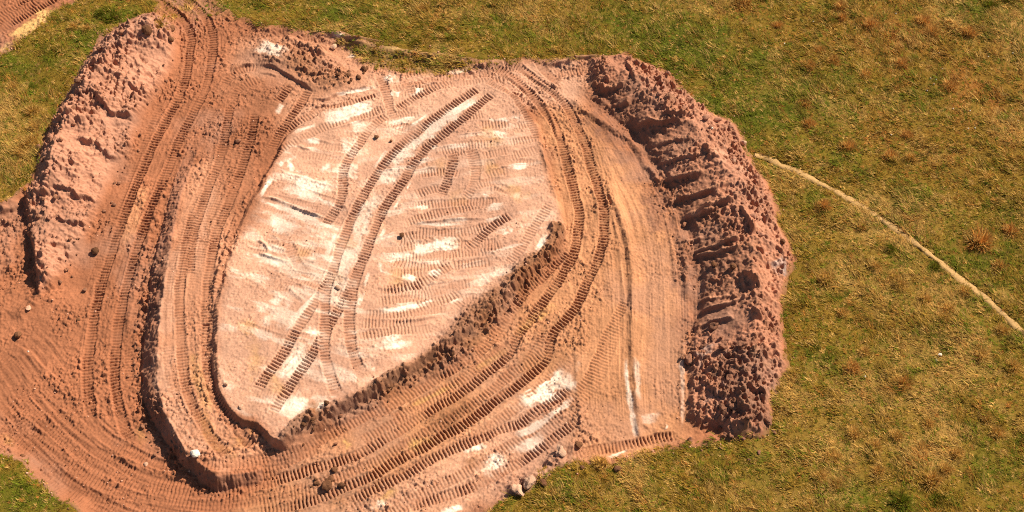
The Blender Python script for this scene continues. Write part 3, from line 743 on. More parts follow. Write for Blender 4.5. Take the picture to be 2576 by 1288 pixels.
# broken crests: dark drops under the lip
scarp(7, [(1690, 265), (1755, 350), (1790, 430), (1815, 500)], .65, 1.3, rough=.3)
scarp(7, [(1720, 760), (1790, 830), (1870, 920)], .65, 1.3, rough=.3)
scarp(7, [(1815, 1040), (1840, 1110), (1890, 1140)], .5, 1.0, rough=.3)
scarp(3, [(1420, 1060), (1460, 1160), (1520, 1210), (1600, 1240)], .5, 1.5, rough=.6)
scarp(3, [(1400, 1285), (1500, 1260), (1640, 1270)], .4, 1.2, rough=.35)
scarp(7, [(1830, 580), (1900, 640)], .5, .9, rough=.3)
# left heap: slumps and gullies
scarp(1, [(700, 760), (800, 800), (880, 890), (960, 900), (1040, 950)], .70, 1.6, rough=.7)
scarp(1, [(560, 1040), (660, 1090), (740, 1110), (840, 1200), (910, 1180)], .6, 1.5, rough=.7)
scarp(1, [(960, 640), (1050, 710), (1130, 720)], .35, 1.2, rough=.3)
scarp(1, [(380, 1000), (470, 960), (560, 900), (640, 940)], .55, 1.3, rough=.4)
scarp(5, [(400, 90), (470, 160), (560, 190), (690, 230), (760, 270)], .5, 1.3, rough=.7)
scarp(5, [(400, 350), (470, 380), (560, 430), (680, 430)], .45, 1.3, rough=.6)
scarp(5, [(170, 430), (240, 540), (280, 700), (300, 880)], .5, 1.5, rough=.4)
scarp(5, [(330, 290), (380, 290)], .3, .7, rough=.3)
scarp(5, [(0, 330), (90, 310), (180, 290)], .35, 1.0, rough=.4)
ridge(5, [(480, 900), (350, 960), (200, 1040), (100, 1160)], .16, .35, .9)
scarp(9, [(100, 10), (230, 90), (330, 180), (430, 280), (540, 380)], .16, .8, flip=True, rough=.4)
ridge(9, [(150, 190), (280, 390), (420, 560), (600, 720), (760, 830)], .07, .13)
ridge(9, [(430, 930), (700, 1110), (900, 1200)], .07, .2)
ridge(9, [(870, 870), (960, 900), (1060, 950)], .12, .2)
# lips of the terrace road
ridge(5, [(1740, 440), (1690, 640), (1640, 850), (1620, 1100), (9, 1610, 100), (9, 1620, 300)], .10, .22, 1.0)
ridge(5, [(1240, 120), (1150, 400), (1080, 700), (1000, 1000), (960, 1250)], .09, .22, 1.2)

# ---------------------------------------------------------------- clods and fine relief
cl1 = clods(GX, GY, 0.42, 1); cl2 = clods(GX, GY, 0.85, 4); cl3 = clods(GX, GY, 0.22, 7)
big = np.zeros_like(H)
rockL = sstep(0.1, 0.6, heapL.g); rockR = sstep(0.1, 0.6, heapR.g)
rough_lr = np.clip(0.5 + 1.1 * fbm(GX, GY, 2.2, 11, 2), 0, 1)
rid = 1 - 2 * np.abs(fbm(GX, GY, 1.5, 3, 4, 0.6)); rid2 = 1 - 2 * np.abs(fbm(GX, GY, 0.6, 6, 3, 0.6))
H += (rockL * (0.36 * rid * (0.3 + rough_lr) + 0.18 * rid2 * (0.25 + rough_lr)) + rockR * (0.13 * rid + 0.11 * rid2 * (0.3 + rough_lr))) * sstep(0.2, 1.0, SD)
leftside = sstep(90, -40, (U - (330 - 0.52 * V)))
big += rockL * np.clip(0.18 + 0.6 * rough_lr ** 2 + 0.45 * leftside, 0, 1) + rockR * (0.14 + 0.50 * rough_lr ** 2)
lump = rockR * sstep(820, 900, V) * sstep(1690, 1780, U)
lump = np.maximum(lump, rockR * sstep(1840, 1900, U + 0 * V) * 0.55)
lump = np.maximum(lump, rockR * sstep(1600, 1640, U) * sstep(1790, 1730, U) * sstep(330, 290, V))
big = np.maximum(big, wind_m)
lump = np.maximum(lump, wind_m * (0.10 + 0.25 * sstep(1050, 1200, U)))
inner = np.zeros_like(H)
crestU = np.interp(V, [146, 164, 196, 232, 280, 311, 350, 390, 408, 445, 517, 553, 596, 640, 723, 770, 815, 870, 940, 1010, 1050], [1530, 1568, 1600, 1640, 1690, 1750, 1768, 1790, 1812, 1840, 1851, 1880, 1899, 1885, 1905, 1900, 1905, 1890, 1885, 1880, 1872])
outer = rockR * sstep(-20, 30, U - crestU)
big = np.maximum(big, outer * (0.35 + 0.6 * rough_lr))
lump = np.maximum(lump, outer * 0.5 * rough_lr)
H += outer * (0.14 * rid2 + 0.10 * rid) * sstep(0.15, 0.6, SD)
for c_, p_, w_ in [(7, [(1130, 60), (1300, 300), (1450, 560), (1560, 900), (1560, 1200)], 1.9), (3, [(900, 860), (1130, 1120), (1250, 1285)], 1.9)]:
    r_ = along(spline(on_ground(c_, p_), 0.5), w_ + 0.6)
    inner[r_[0]] = np.maximum(inner[r_[0]], sstep(w_ + 0.5, w_ - 0.3, np.abs(r_[1])))
lump *= 1 - 0.8 * inner
big = np.maximum(big * (1 - 0.75 * inner), lump)
westend = Region(pts_on(0, [(-120, 520), (30, 500), (90, 560), (112, 760), (60, 800), (-120, 800)]))
big = np.maximum(big, 0.45 * sstep(-0.3, 0.8, westend.g) * (0.3 + rough_lr))
H += 0.14 * sstep(-0.3, 0.8, westend.g) * rid
foot = np.exp(-((terrace.g + tw + 0.25) / 0.4) ** 2) * (U < 620) * sstep(380, 500, V)
foot2 = np.exp(-((pad.g + 0.65) / 0.3) ** 2) * (U < 700) * sstep(380, 500, V)
big = np.maximum(big, 0.75 * foot); big = np.maximum(big, 0.6 * foot2)
big = np.maximum(big, 0.7 * sstep(0.1, 0.3, hS))
big = np.maximum(big, 0.22 * sstep(0.45, 1.0, face))
H += face * (0.10 * rid2 + 0.05 * rid) * sstep(0.2, 1, SD)
tread = 1 - 0.75 * np.clip(TRK, 0, 1)
inside = sstep(0.05, 0.5, SD)
cl4 = clods(GX, GY, 0.15, 10)
H += (big * (0.34 * cl1 + 0.18 * cl3) * np.clip(0.7 + 0.9 * rid2, 0.2, 1.5) + lump * (0.42 * cl2 * np.clip(0.6 + 1.0 * rid, 0.1, 1.6) + 0.10 * rid2) * (0.45 + 0.9 * rough_lr)) * inside
lane = Region(pts_on(0, [(1490, 240), (1600, 420), (1690, 600), (1720, 800), (1700, 1060), (1480, 1080), (1470, 850), (1530, 700), (1560, 550), (1500, 330)]))
smooth_ = np.maximum(sstep(-0.2, 0.3, pad.g) * 0.6, sstep(-0.5, 0.5, lane.g) * 0.6)
sprinkle = np.clip(0.45 + 1.3 * fbm(GX, GY, 1.8, 15, 3), 0.05, 1) * (1 - smooth_)
H += inside * tread * (0.24 * cl3 * sprinkle + 0.22 * cl1 * sprinkle ** 3 + 0.13 * cl4 * (0.4 + 0.6 * sprinkle) + 0.04 * fbm(GX, GY, 0.3, 2, 3) * (1 - 0.6 * smooth_) + 0.03 * fbm(GX, GY, 0.9, 8, 2))
H += inside * big * (0.07 * fbm(GX, GY, 0.7, 3, 4) + 0.03 * vnoise(GX, GY, 0.14, 6))
H += CL * inside * (1 - 0.85 * sstep(0.35, 0.75, CHK) * (1 - sstep(0.82, 0.95, TRK)))
# thin turf left standing on the stripped ground
for pts_, k_ in [([(860, 104), (1000, 122), (1130, 140), (1238, 154), (1180, 165), (1090, 176), (1000, 168), (930, 152)], .85), ([(370, -20), (540, -20), (600, 40), (640, 58), (560, 45), (470, 40), (400, 60), (380, 30)], .2)]:
    tint(sstep(-0.4, 0.6, Region(pts_on(0, pts_)).g + 0.5 * n1 + 0.3 * n2) * k_, rgb(0.20, 0.135, 0.025))
stroke(2, [(950, 345), (1300, 390), (1600, 415), (1820, 435)], 26, SAND * .95, .9)
# tone: pressed soil a little darker, lumps a little browner, plain variation
C *= (1 + 0.22 * n1 + 0.16 * n2 + STREAK)[..., None]
tint(np.clip(fbm(GX, GY, 3.5, 14, 4) * 1.2, 0, 0.45), rgb(0.33, 0.18, 0.125))
tint(np.clip(TRK, 0, 1) * (1 - sstep(0.3, 0.7, CHK) * (1 - sstep(0.82, 0.95, TRK))) * (0.55 - 0.16 * sstep(0, 0.5, pad.g)) * np.clip(0.7 + 0.9 * n2 + 0.4 * n1, 0, 1), ROAD * 0.85)
spk = RNG.random(GX.shape)
C *= (0.93 + 0.14 * spk)[..., None]
tint(np.clip(sprinkle * 0.5 * (cl3 > 0.12), 0, 0.35) * inside, ROAD * 0.85)
tint(lump * sstep(0.25, 0.5, cl2) * 0.35, DARK * 1.5)
# thin turf soil at the edge of the meadow
tint(sstep(0.35, -0.1, SD + 0.25 * n2) * 0.8, rgb(0.20, 0.11, 0.045))

# ================================================================== materials
def new_mat(name):
    m = bpy.data.materials.new(name); m.use_nodes = True
    nt = m.node_tree
    b = nt.nodes["Principled BSDF"]
    b.inputs["Roughness"].default_value = 0.95
    b.inputs["Specular IOR Level"].default_value = 0.12
    return m, nt, b

def noise_node(nt, scale, detail=3, rough=0.6):
    tc = nt.nodes.new("ShaderNodeTexCoord")
    n = nt.nodes.new("ShaderNodeTexNoise")
    n.inputs["Scale"].default_value = scale; n.inputs["Detail"].default_value = detail; n.inputs["Roughness"].default_value = rough
    nt.links.new(tc.outputs["Object"], n.inputs["Vector"])
    return n

def ramp(nt, src, stops):
    r = nt.nodes.new("ShaderNodeValToRGB")
    el = r.color_ramp.elements
    el[0].position, el[0].color = stops[0][0], (*stops[0][1], 1)
    el[1].position, el[1].color = stops[-1][0], (*stops[-1][1], 1)
    for p, c in stops[1:-1]:
        e = el.new(p); e.color = (*c, 1)
    nt.links.new(src, r.inputs[0])
    return r

def mul(nt, a, b, fac=1.0):
    mx = nt.nodes.new("ShaderNodeMix"); mx.data_type = 'RGBA'; mx.blend_type = 'MULTIPLY'
    mx.inputs[0].default_value = fac
    nt.links.new(a, mx.inputs[6]); nt.links.new(b, mx.inputs[7])
    return mx.outputs[2]

def bump(nt, bsdf, src, strength, dist):
    bp = nt.nodes.new("ShaderNodeBump")
    bp.inputs["Strength"].default_value = strength; bp.inputs["Distance"].default_value = dist
    nt.links.new(src, bp.inputs["Height"]); nt.links.new(bp.outputs[0], bsdf.inputs["Normal"])

def attr_mat(name, scale, lo, hi, bmp=0.6, bdist=0.03):
    m, nt, b = new_mat(name)
    at = nt.nodes.new("ShaderNodeAttribute"); at.attribute_name = "Col"
    n = noise_node(nt, scale, 5, 0.7)
    r = ramp(nt, n.outputs[0], [(0.3, lo), (0.7, hi)])
    nt.links.new(mul(nt, at.outputs["Color"], r.outputs[0]), b.inputs["Base Color"])
    bump(nt, b, n.outputs[0], bmp, bdist)
    return m
SOIL = attr_mat("soil", 9.0, (0.86, 0.83, 0.80), (1.12, 1.12, 1.12), 0.55, 0.035)
TURF = attr_mat("turf", 5.0, (0.75, 0.75, 0.75), (1.2, 1.2, 1.2), 0.7, 0.05)
BLADE = attr_mat("grass_blades", 3.0, (0.9, 0.9, 0.9), (1.1, 1.1, 1.1), 0.0, 0.01)
_nt = BLADE.node_tree
_p = _nt.nodes["Principled BSDF"]; _p.inputs["Roughness"].default_value = 0.7
_tr = _nt.nodes.new("ShaderNodeBsdfTranslucent"); _mx = _nt.nodes.new("ShaderNodeMixShader"); _mx.inputs[0].default_value = 0.35
_src = _p.inputs["Base Color"].links[0].from_socket
_nt.links.new(_src, _tr.inputs[0]); _nt.links.new(_p.outputs[0], _mx.inputs[1]); _nt.links.new(_tr.outputs[0], _mx.inputs[2])
_nt.links.new(_mx.outputs[0], _nt.nodes["Material Output"].inputs[0])

def stone_mat(name, c0, c1, scale=6):
    m, nt, b = new_mat(name)
    n = noise_node(nt, scale, 5, 0.65)
    oi = nt.nodes.new("ShaderNodeObjectInfo")
    r = ramp(nt, n.outputs[0], [(0.3, c0), (0.7, c1)])
    r2 = ramp(nt, oi.outputs["Random"], [(0, (0.72, 0.7, 0.68)), (1, (1.2, 1.15, 1.1))])
    nt.links.new(mul(nt, r.outputs[0], r2.outputs[0]), b.inputs["Base Color"])
    bump(nt, b, n.outputs[0], 0.7, 0.05)
    return m
CLOD_M = stone_mat("clod_soil", (0.20, 0.09, 0.05), (0.34, 0.16, 0.095))
RED_M = stone_mat("red_clod_soil", (0.17, 0.08, 0.048), (0.31, 0.145, 0.09))
BROWN_M = stone_mat("dark_clod_soil", (0.10, 0.045, 0.022), (0.20, 0.09, 0.045))
PALE_M = stone_mat("pale_clod_soil", (0.43, 0.25, 0.165), (0.60, 0.38, 0.26))
WHITE_M = stone_mat("white_stone", (0.62, 0.55, 0.45), (0.80, 0.74, 0.64))
PINK_M = stone_mat("pink_clod_soil", (0.29, 0.135, 0.085), (0.42, 0.205, 0.135))

# ================================================================== mesh helpers
def mesh_from(name, verts, faces, colors=None, mat=None, smooth=True):
    """verts (n,3), faces (m,3|4) as one mesh"""
    me = bpy.data.meshes.new(name)
    k = faces.shape[1]
    me.vertices.add(len(verts)); me.vertices.foreach_set("co", np.ascontiguousarray(verts, np.float32).ravel())
    me.loops.add(faces.size); me.loops.foreach_set("vertex_index", np.ascontiguousarray(faces, np.int32).ravel())
    me.polygons.add(len(faces)); me.polygons.foreach_set("loop_start", np.arange(0, faces.size, k, dtype=np.int32))
    if smooth:
        me.polygons.foreach_set("use_smooth", np.ones(len(faces), bool))
    if colors is not None:
        a = me.attributes.new("Col", 'FLOAT_COLOR', 'POINT')
        c4 = np.ones((len(verts), 4), np.float32); c4[:, :3] = colors
        a.data.foreach_set("color", c4.ravel())
    if mat:
        me.materials.append(mat)
    me.update(calc_edges=True)
    return me

def link(name, me, kind=None, label=None, cat=None, group=None, loc=None):
    o = bpy.data.objects.new(name, me)
    COL.objects.link(o)
    if loc is not None:
        o.location = loc
    if kind: o["kind"] = kind
    if label: o["label"] = label
    if cat: o["category"] = cat
    if group: o["group"] = group
    return o

# ================================================================== the earthworks, cut from the survey grid
qx = 0.25 * (GX[:-1, :-1] + GX[1:, :-1] + GX[:-1, 1:] + GX[1:, 1:]); qy = 0.25 * (GY[:-1, :-1] + GY[1:, :-1] + GY[:-1, 1:] + GY[1:, 1:])
def qc(a):
    return a[:-1, :-1]
qu, qv = qc(U), qc(V)
keep = (qc(SD) > -0.55) & (qu > -110) & (qu < 2690) & (qv > -75) & (qv < 1365)
klass = np.zeros(keep.shape, np.int8)
klass[(qc(terrace.g + tw) > 0) & (qv > 330)] = 1
klass[qc(pad.g) > -0.3] = 2
klass[(qc(wind_m) > 0.4)] = 3
klass[qc(heapS.g) > 0] = 4
klass[qc(heapL.g) > 0] = 5
klass[qc(heapR.g) > 0] = 6
klass[qc(corner.g) > -0.8] = 7
gid = (np.arange(NX * NY).reshape(NY, NX))
def piece(name, k, **kw):
    m = keep & (klass == k)
    j, i = np.nonzero(m)
    f = np.stack([gid[j, i], gid[j, i + 1], gid[j + 1, i + 1], gid[j + 1, i]], 1)
    ids, inv = np.unique(f.ravel(), return_inverse=True)
    co = np.stack([GX.ravel()[ids], GY.ravel()[ids], H.ravel()[ids]], 1)
    me = mesh_from(name, co, inv.reshape(-1, 4), C.reshape(-1, 3)[ids], SOIL)
    return link(name, me, **kw)
piece("dirt_ground", 0, kind="structure")
piece("earth_terrace", 1, kind="structure")
piece("scraped_ground", 2, kind="structure")
piece("earth_windrow", 3, label="low brown windrow of loose clods along the edge of the pale scraped ground", cat="windrow")
piece("spoil_heap", 4, label="small low brown spoil heap at the top end of the dirt, near the turf", cat="spoil heap", group="spoil heaps")
piece("spoil_heap", 5, label="long pinkish spoil heap beside the left haul road, grass on its left side", cat="spoil heap", group="spoil heaps")
piece("spoil_heap", 6, label="long curved spoil heap with blade-cut dark faces between the dirt lane and the meadow", cat="spoil heap", group="spoil heaps")
piece("dirt_road", 7, kind="structure")

def h_at(x, y):
    """height of whatever ground lies at a plan point"""
    x = np.asarray(x, float); y = np.asarray(y, float)
    i = np.clip(np.round((x - X0) / DX).astype(int), 0, NX - 1); j = np.clip(np.round((y - Y0) / DY).astype(int), 0, NY - 1)
    s = SD[j, i]
    inside_ = (x > X0) & (x < X1) & (y > Y0) & (y < Y1) & (s > 0)
    return np.where(inside_, H[j, i], meadow_z(x, y))

# ================================================================== meadow
GREEN = rgb(0.140, 0.155, 0.010); OLIVE = rgb(0.315, 0.186, 0.024); STRAW = rgb(0.64, 0.39, 0.110); RUST = rgb(0.43, 0.180, 0.036); DEEP = rgb(0.055, 0.058, 0.008)
GREEN_SPOTS = [(1700, 120, 130, 90, .9), (1830, 230, 110, 90, .8), (1960, 270, 110, 70, .9), (2040, 240, 60, 60, .6), (1600, 90, 120, 60, .7), (1560, 70, 60, 50, .6), (2110, 200, 60, 60, .6), (2330, 250, 60, 40, .5), (2270, 660, 50, 30, .4), (230, 110, 70, 50, .9), (300, 45, 60, 25, 1.0),
               (60, 180, 60, 50, .7), (130, 140, 60, 40, .7), (880, 30, 90, 30, .6), (950, 60, 80, 30, .5), (2440, 30, 70, 40, .8), (2480, 640, 60, 40, .8), (2300, 500, 60, 40, .5), (2080, 900, 60, 40, .4), (2140, 1250, 60, 40, .7), (2270, 1260, 50, 30, .7), (2100, 390, 60, 30, .4),
               (1930, 160, 110, 60, .6), (40, 1240, 60, 60, .9), (110, 1265, 60, 30, .8), (2500, 1150, 90, 80, .35), (1900, 440, 40, 30, .6), (2050, 500, 40, 25, .6), (2240, 560, 40, 25, .6), (1250, 60, 80, 25, .4), (560, 20, 60, 20, .7), (1640, 1230, 70, 40, .3), (1010, 90, 60, 15, .5)]
DRY_SPOTS = [(2200, 560, 120, 60, .7), (2300, 740, 130, 70, .8), (2420, 900, 140, 90, .7), (2150, 700, 90, 50, .5), (2100, 1150, 150, 60, .6), (2330, 1130, 160, 60, .4), (1960, 1250, 110, 40, .8), (2550, 80, 50, 60, .9), (1100, 30, 120, 20, .6), (1750, 15, 120, 25, .4), (60, 330, 70, 90, .7),
             (40, 430, 50, 50, .6), (1500, 1250, 130, 40, .3), (860, 70, 80, 10, .7), (2250, 1000, 120, 60, .5), (1370, 20, 100, 25, .5), (1950, 560, 50, 80, .3)]
RUST_SPOTS = [(2250, 100, 180, 90, .5), (2450, 230, 160, 110, .55), (2350, 80, 90, 50, .5), (2520, 330, 80, 80, .4), (1990, 100, 60, 40, .4), (2150, 60, 100, 40, .4), (1870, 20, 60, 20, .5), (2200, 330, 100, 60, .3), (2460, 610, 50, 30, .6), (1090, 30, 60, 12, .5), (2380, 420, 120, 60, .3)]

def spots(u, v, lst):
    r = 0
    for cx, cy, rx, ry, k in lst:
        r = np.maximum(r, k * np.exp(-(((u - cx) / rx) ** 2 + ((v - cy) / ry) ** 2)))
    return r

def meadow_mix(x, y):
    u, v = sheet_uv(x, y)
    a = fbm(x, y, 4.5, 1, 3); b = fbm(x, y, 1.3, 5, 3); c = fbm(x, y, 2.4, 9, 3)
    g = np.clip(1.3 * spots(u, v, GREEN_SPOTS) * (0.8 + 0.8 * b) + 0.40 * sstep(0.05, 0.5, a * 0.6 + b * 0.8), 0, 1)
    d = np.clip(1.25 * spots(u, v, DRY_SPOTS) * (0.7 + 0.9 * c) + 0.55 * sstep(0.10, 0.5, c * 0.7 - a * 0.3 + 0.3 * b), 0, 1)
    r = np.clip(spots(u, v, RUST_SPOTS) * (0.7 + 1.2 * b) + 0.15 * sstep(0.2, 0.5, b - c * 0.4), 0, 1)
    dp = sstep(0.28, 0.62, fbm(x, y, 0.9, 13, 3) + 0.25 * g)
    return g, d, r, dp

def meadow_color(x, y):
    g, d, r, dp = meadow_mix(x, y)
    c = np.empty(x.shape + (3,)); c[:] = OLIVE
    for m, col in ((g * (1 - 0.5 * d), GREEN), (d * (1 - 0.6 * g), STRAW * 0.88), (np.clip(r * 1.15, 0, 1), RUST), (dp * 0.25, DEEP * 1.6)):
        c = c * (1 - m[..., None]) + col * m[..., None]
    return c, g, d, r

def axis_(lo, hi, step, far):
    mid = list(np.arange(lo, hi + 1e-6, step))
    out = []; s = step; p = hi
    while p < far:
        s *= 1.35; p += s; out.append(p)
    neg = []; s = step; p = lo
    while p > -far:
        s *= 1.35; p -= s; neg.append(p)
    return np.array(neg[::-1] + mid + out)
mx = axis_(-46, 46, 0.2, 1500); my = axis_(-24, 30, 0.2, 1500)
MX, MY = np.meshgrid(mx, my)
msd = dirt_sd(MX, MY) + edge_noise(MX, MY)
mz = meadow_z(MX, MY) - 1.2 * sstep(0.05, 0.6, msd)
path_pts = on_ground(8, [(3, 1830, 1175), (3, 1932, 1210), (90, -20), (170, 10), (350, 95), (550, 200), (720, 300), (880, 400), (1050, 520), (1180, 610), (1320, 720), (1450, 830), (1600, 950), (1750, 1080), (1932, 1240), (2080, 1370)])
path_line = spline(path_pts, 0.4)
pd = line_dist(path_line[::3], MX, MY)
mz -= 0.16 * np.exp(-(pd / 0.4) ** 2)
mcol, _, _, _ = meadow_color(MX, MY)
_u, _v = sheet_uv(MX, np.maximum(MY, -40))
mcol *= np.where((_u > -70) & (_u < 2646) & (_v > -60) & (_v < 1350), 0.56, 1.0)[..., None]
MNX = len(mx)
mg = np.arange(MX.size).reshape(MX.shape)
mk = ~((msd[:-1, :-1] > 0.6) & (msd[1:, 1:] > 0.6) & (msd[1:, :-1] > 0.6) & (msd[:-1, 1:] > 0.6))
j, i = np.nonzero(mk)
f = np.stack([mg[j, i], mg[j, i + 1], mg[j + 1, i + 1], mg[j + 1, i]], 1)
ids, inv = np.unique(f.ravel(), return_inverse=True)
co = np.stack([MX.ravel()[ids], MY.ravel()[ids], mz.ravel()[ids]], 1)
link("meadow_ground", mesh_from("meadow_ground", co, inv.reshape(-1, 4), mcol.reshape(-1, 3)[ids], TURF), kind="structure")

# trodden path: a worn strip with ragged edges and a hollow middle
pl = spline(path_pts, 0.12)
tn = np.gradient(pl, axis=0); tn /= np.hypot(tn[:, 0], tn[:, 1])[:, None]
nn = np.stack([-tn[:, 1], tn[:, 0]], 1)
rows = []; cols = []
offs = np.linspace(-1, 1, 9)
for q in offs:
    wdt = 0.25 + 0.08 * vnoise(pl[:, 0], pl[:, 1], 0.8, 3) + 0.05 * vnoise(pl[:, 0] + 9 * np.sign(q), pl[:, 1], 0.3, 6)
    p = pl + nn * (q * wdt)[:, None]
    z = meadow_z(p[:, 0], p[:, 1]) - 0.05 * np.exp(-(q * 0.2 / 0.3) ** 2) + 0.06 - 0.09 * abs(q) ** 3 + 0.012 * vnoise(p[:, 0], p[:, 1], 0.2, 8)
    rows.append(np.column_stack([p, z]))
    cols.append((rgb(0.47, 0.285, 0.115) * (1 - 0.25 * abs(q) ** 2))[None, :] * (1 + 0.18 * fbm(p[:, 0], p[:, 1], 0.5, 2, 3))[:, None])
rows = np.array(rows); cols = np.array(cols)
pg = np.arange(rows.shape[0] * rows.shape[1]).reshape(rows.shape[:2])
pf = np.stack([pg[:-1, :-1].ravel(), pg[:-1, 1:].ravel(), pg[1:, 1:].ravel(), pg[1:, :-1].ravel()], 1)[:, ::-1]
link("trodden_path", mesh_from("trodden_path", rows.reshape(-1, 3), pf, cols.reshape(-1, 3), SOIL), kind="structure")

# ---- grass
def blades(x, y, z, length, width, ang, lean, col, rng):
    """one bent leaf (a triangle) for each root"""
    n = len(x)
    wx = -np.sin(ang + rng.normal(0, 0.6, n)) * width / 2; wy = np.cos(ang) * width / 2
    tx = x + np.cos(ang) * np.sin(lean) * length; ty = y + np.sin(ang) * np.sin(lean) * length; tz = z + np.cos(lean) * length
    v = np.empty((n, 3, 3), np.float32)
    v[:, 0] = np.stack([x - wx, y - wy, z], 1); v[:, 1] = np.stack([x + wx, y + wy, z], 1); v[:, 2] = np.stack([tx, ty, tz], 1)
    c = np.repeat(col[:, None, :], 3, 1)
    return v.reshape(-1, 3), np.arange(3 * n, dtype=np.int32).reshape(-1, 3), c.reshape(-1, 3)

NB = 700000
bx = RNG.uniform(-44, 44, NB); by = RNG.uniform(-21, 27, NB)
bu, bv = sheet_uv(bx, by)
bsd = dirt_sd(bx, by) + edge_noise(bx, by)
sparse = Region(pts_on(0, [(860, 104), (1000, 122), (1130, 140), (1238, 154), (1180, 165), (1090, 176), (1000, 168), (930, 152)]))
sparse2 = Region(pts_on(0, [(370, -20), (540, -20), (600, 40), (640, 58), (560, 45), (470, 40), (400, 60), (380, 30)]))
sparse3 = Region(pts_on(0, [(400, 55), (445, 65), (440, 110), (400, 100)]))
spd = np.maximum(1.0 * sstep(-0.5, 0.6, sparse.at(bx, by) + 0.5 * fbm(bx, by, 1.0, 3, 3)), np.maximum(0.25 * sstep(-0.3, 1.2, sparse2.at(bx, by) + 1.2 * fbm(bx, by, 1.2, 4, 3)), 0.5 * sstep(-0.3, 0.5, sparse3.at(bx, by) + 0.4 * fbm(bx, by, .6, 4, 2))))
pdb = up(line_dist(path_line[::3], _CX, _CY), bx, by)
pdb = np.where(bx > X1 - 0.5, 0, pdb)
far = bx > X1 - 0.5
pdb[far] = line_dist(path_line[::5], bx[far], by[far])
dens = np.where(bsd < 0.05, 1.0, np.where(bsd < 0.35, 0.25, 0.0))
dens = np.maximum(dens, spd * (bsd > 0))
dens *= 0.25 + 0.75 * sstep(0.06, 0.42, pdb + 0.22 * fbm(bx, by, 0.6, 2, 2))
strip = line_dist(on_ground(2, [(950, 345), (1300, 390), (1600, 415), (1820, 435)]), bx, by)
dens *= 0.12 + 0.88 * sstep(0.12, 0.32, strip + 0.1 * vnoise(bx, by, 0.4, 5))
ok = (RNG.random(NB) < dens) & (bu > -60) & (bu < 2636) & (bv > -50) & (bv < 1340)
bx, by = bx[ok], by[ok]
n = len(bx)
bc, bg_, bd, br = meadow_color(bx, by)
tuft = sstep(-0.05, 0.45, fbm(bx, by, 0.75, 7, 3) + 0.35 * (bd - 0.3))
flow = 2.55 + 1.0 * fbm(bx, by, 5.5, 6, 2) + 0.7 * fbm(bx, by, 0.9, 11, 2)
ang = flow + RNG.normal(0, 0.55, n)
length = (0.10 + 0.24 * tuft * (0.5 + 0.7 * bd)) * RNG.uniform(0.6, 1.3, n)
lean = np.clip(RNG.normal(1.0, 0.28, n), 0.2, 1.45)
width = RNG.uniform(0.025, 0.055, n)
vary = RNG.random(n)
straw = (vary < 0.10 + 0.40 * bd)[:, None]
bc = np.where(straw, STRAW * RNG.uniform(0.7, 1.25, (n, 1)), bc * RNG.uniform(0.6, 1.5, (n, 1)))
bc = np.where((vary > 0.90 - 0.25 * bg_)[:, None], GREEN * RNG.uniform(0.8, 1.8, (n, 1)), bc)
bz = h_at(bx, by) - 0.015
v1, f1, c1 = blades(bx, by, bz, length, width, ang, lean, bc, RNG)
# clumps: leaves that spring from one root and lodge the same way
sel = (RNG.random(n) < 0.19) & (pdb[ok] + 0.15 * fbm(bx, by, 0.9, 3, 2) > 0.30)
kx, ky = bx[sel], by[sel]
kc0, kg, kd, kr = meadow_color(kx, ky)
nk = len(kx); PER = 12
ksz = (0.18 + 0.40 * sstep(-0.15, 0.5, fbm(kx, ky, 0.9, 7, 3) + 0.35 * (kd - 0.25))) * RNG.uniform(0.6, 1.35, nk)
kv = RNG.random(nk)
kcol = np.where((kv < 0.16 + 0.5 * kd)[:, None], STRAW * RNG.uniform(0.6, 1.15, (nk, 1)), kc0 * RNG.uniform(0.6, 1.35, (nk, 1)))
kcol = np.where((kv > 0.84 - 0.3 * kg)[:, None], GREEN * RNG.uniform(0.7, 1.6, (nk, 1)), kcol)
kcol = np.where(((kv > 0.45) & (kv < 0.49 + 0.12 * kr))[:, None], RUST * RNG.uniform(0.8, 1.3, (nk, 1)), kcol)
kang = 2.55 + 1.0 * fbm(kx, ky, 5.5, 6, 2) + 0.7 * fbm(kx, ky, 0.9, 11, 2) + RNG.normal(0, 0.35, nk) + math.pi * (RNG.random(nk) < 0.25)
rep = np.repeat(np.arange(nk), PER); m_ = len(rep)
ra = kang[rep] + RNG.normal(0, 0.45, m_)
rl = ksz[rep] * RNG.uniform(0.6, 1.25, m_)
rx = kx[rep] + RNG.normal(0, 1, m_) * ksz[rep] * 0.28; ry = ky[rep] + RNG.normal(0, 1, m_) * ksz[rep] * 0.28
v2, f2, c2 = blades(rx, ry, np.repeat(h_at(kx, ky), PER) - 0.02, rl, RNG.uniform(0.03, 0.075, m_), ra, np.clip(RNG.normal(1.1, 0.25, m_), 0.2, 1.42), kcol[rep] * RNG.uniform(0.65, 1.4, (m_, 1)), RNG)
print("blades", n, "clump leaves", m_)
vv = np.vstack([v1, v2]); ff = np.vstack([f1, f2 + len(v1)]); cc = np.vstack([c1, c2])
link("grass", mesh_from("grass", vv, ff, cc, BLADE, smooth=False), kind="stuff", label="rough olive and straw coloured grass covering the meadow", cat="grass")

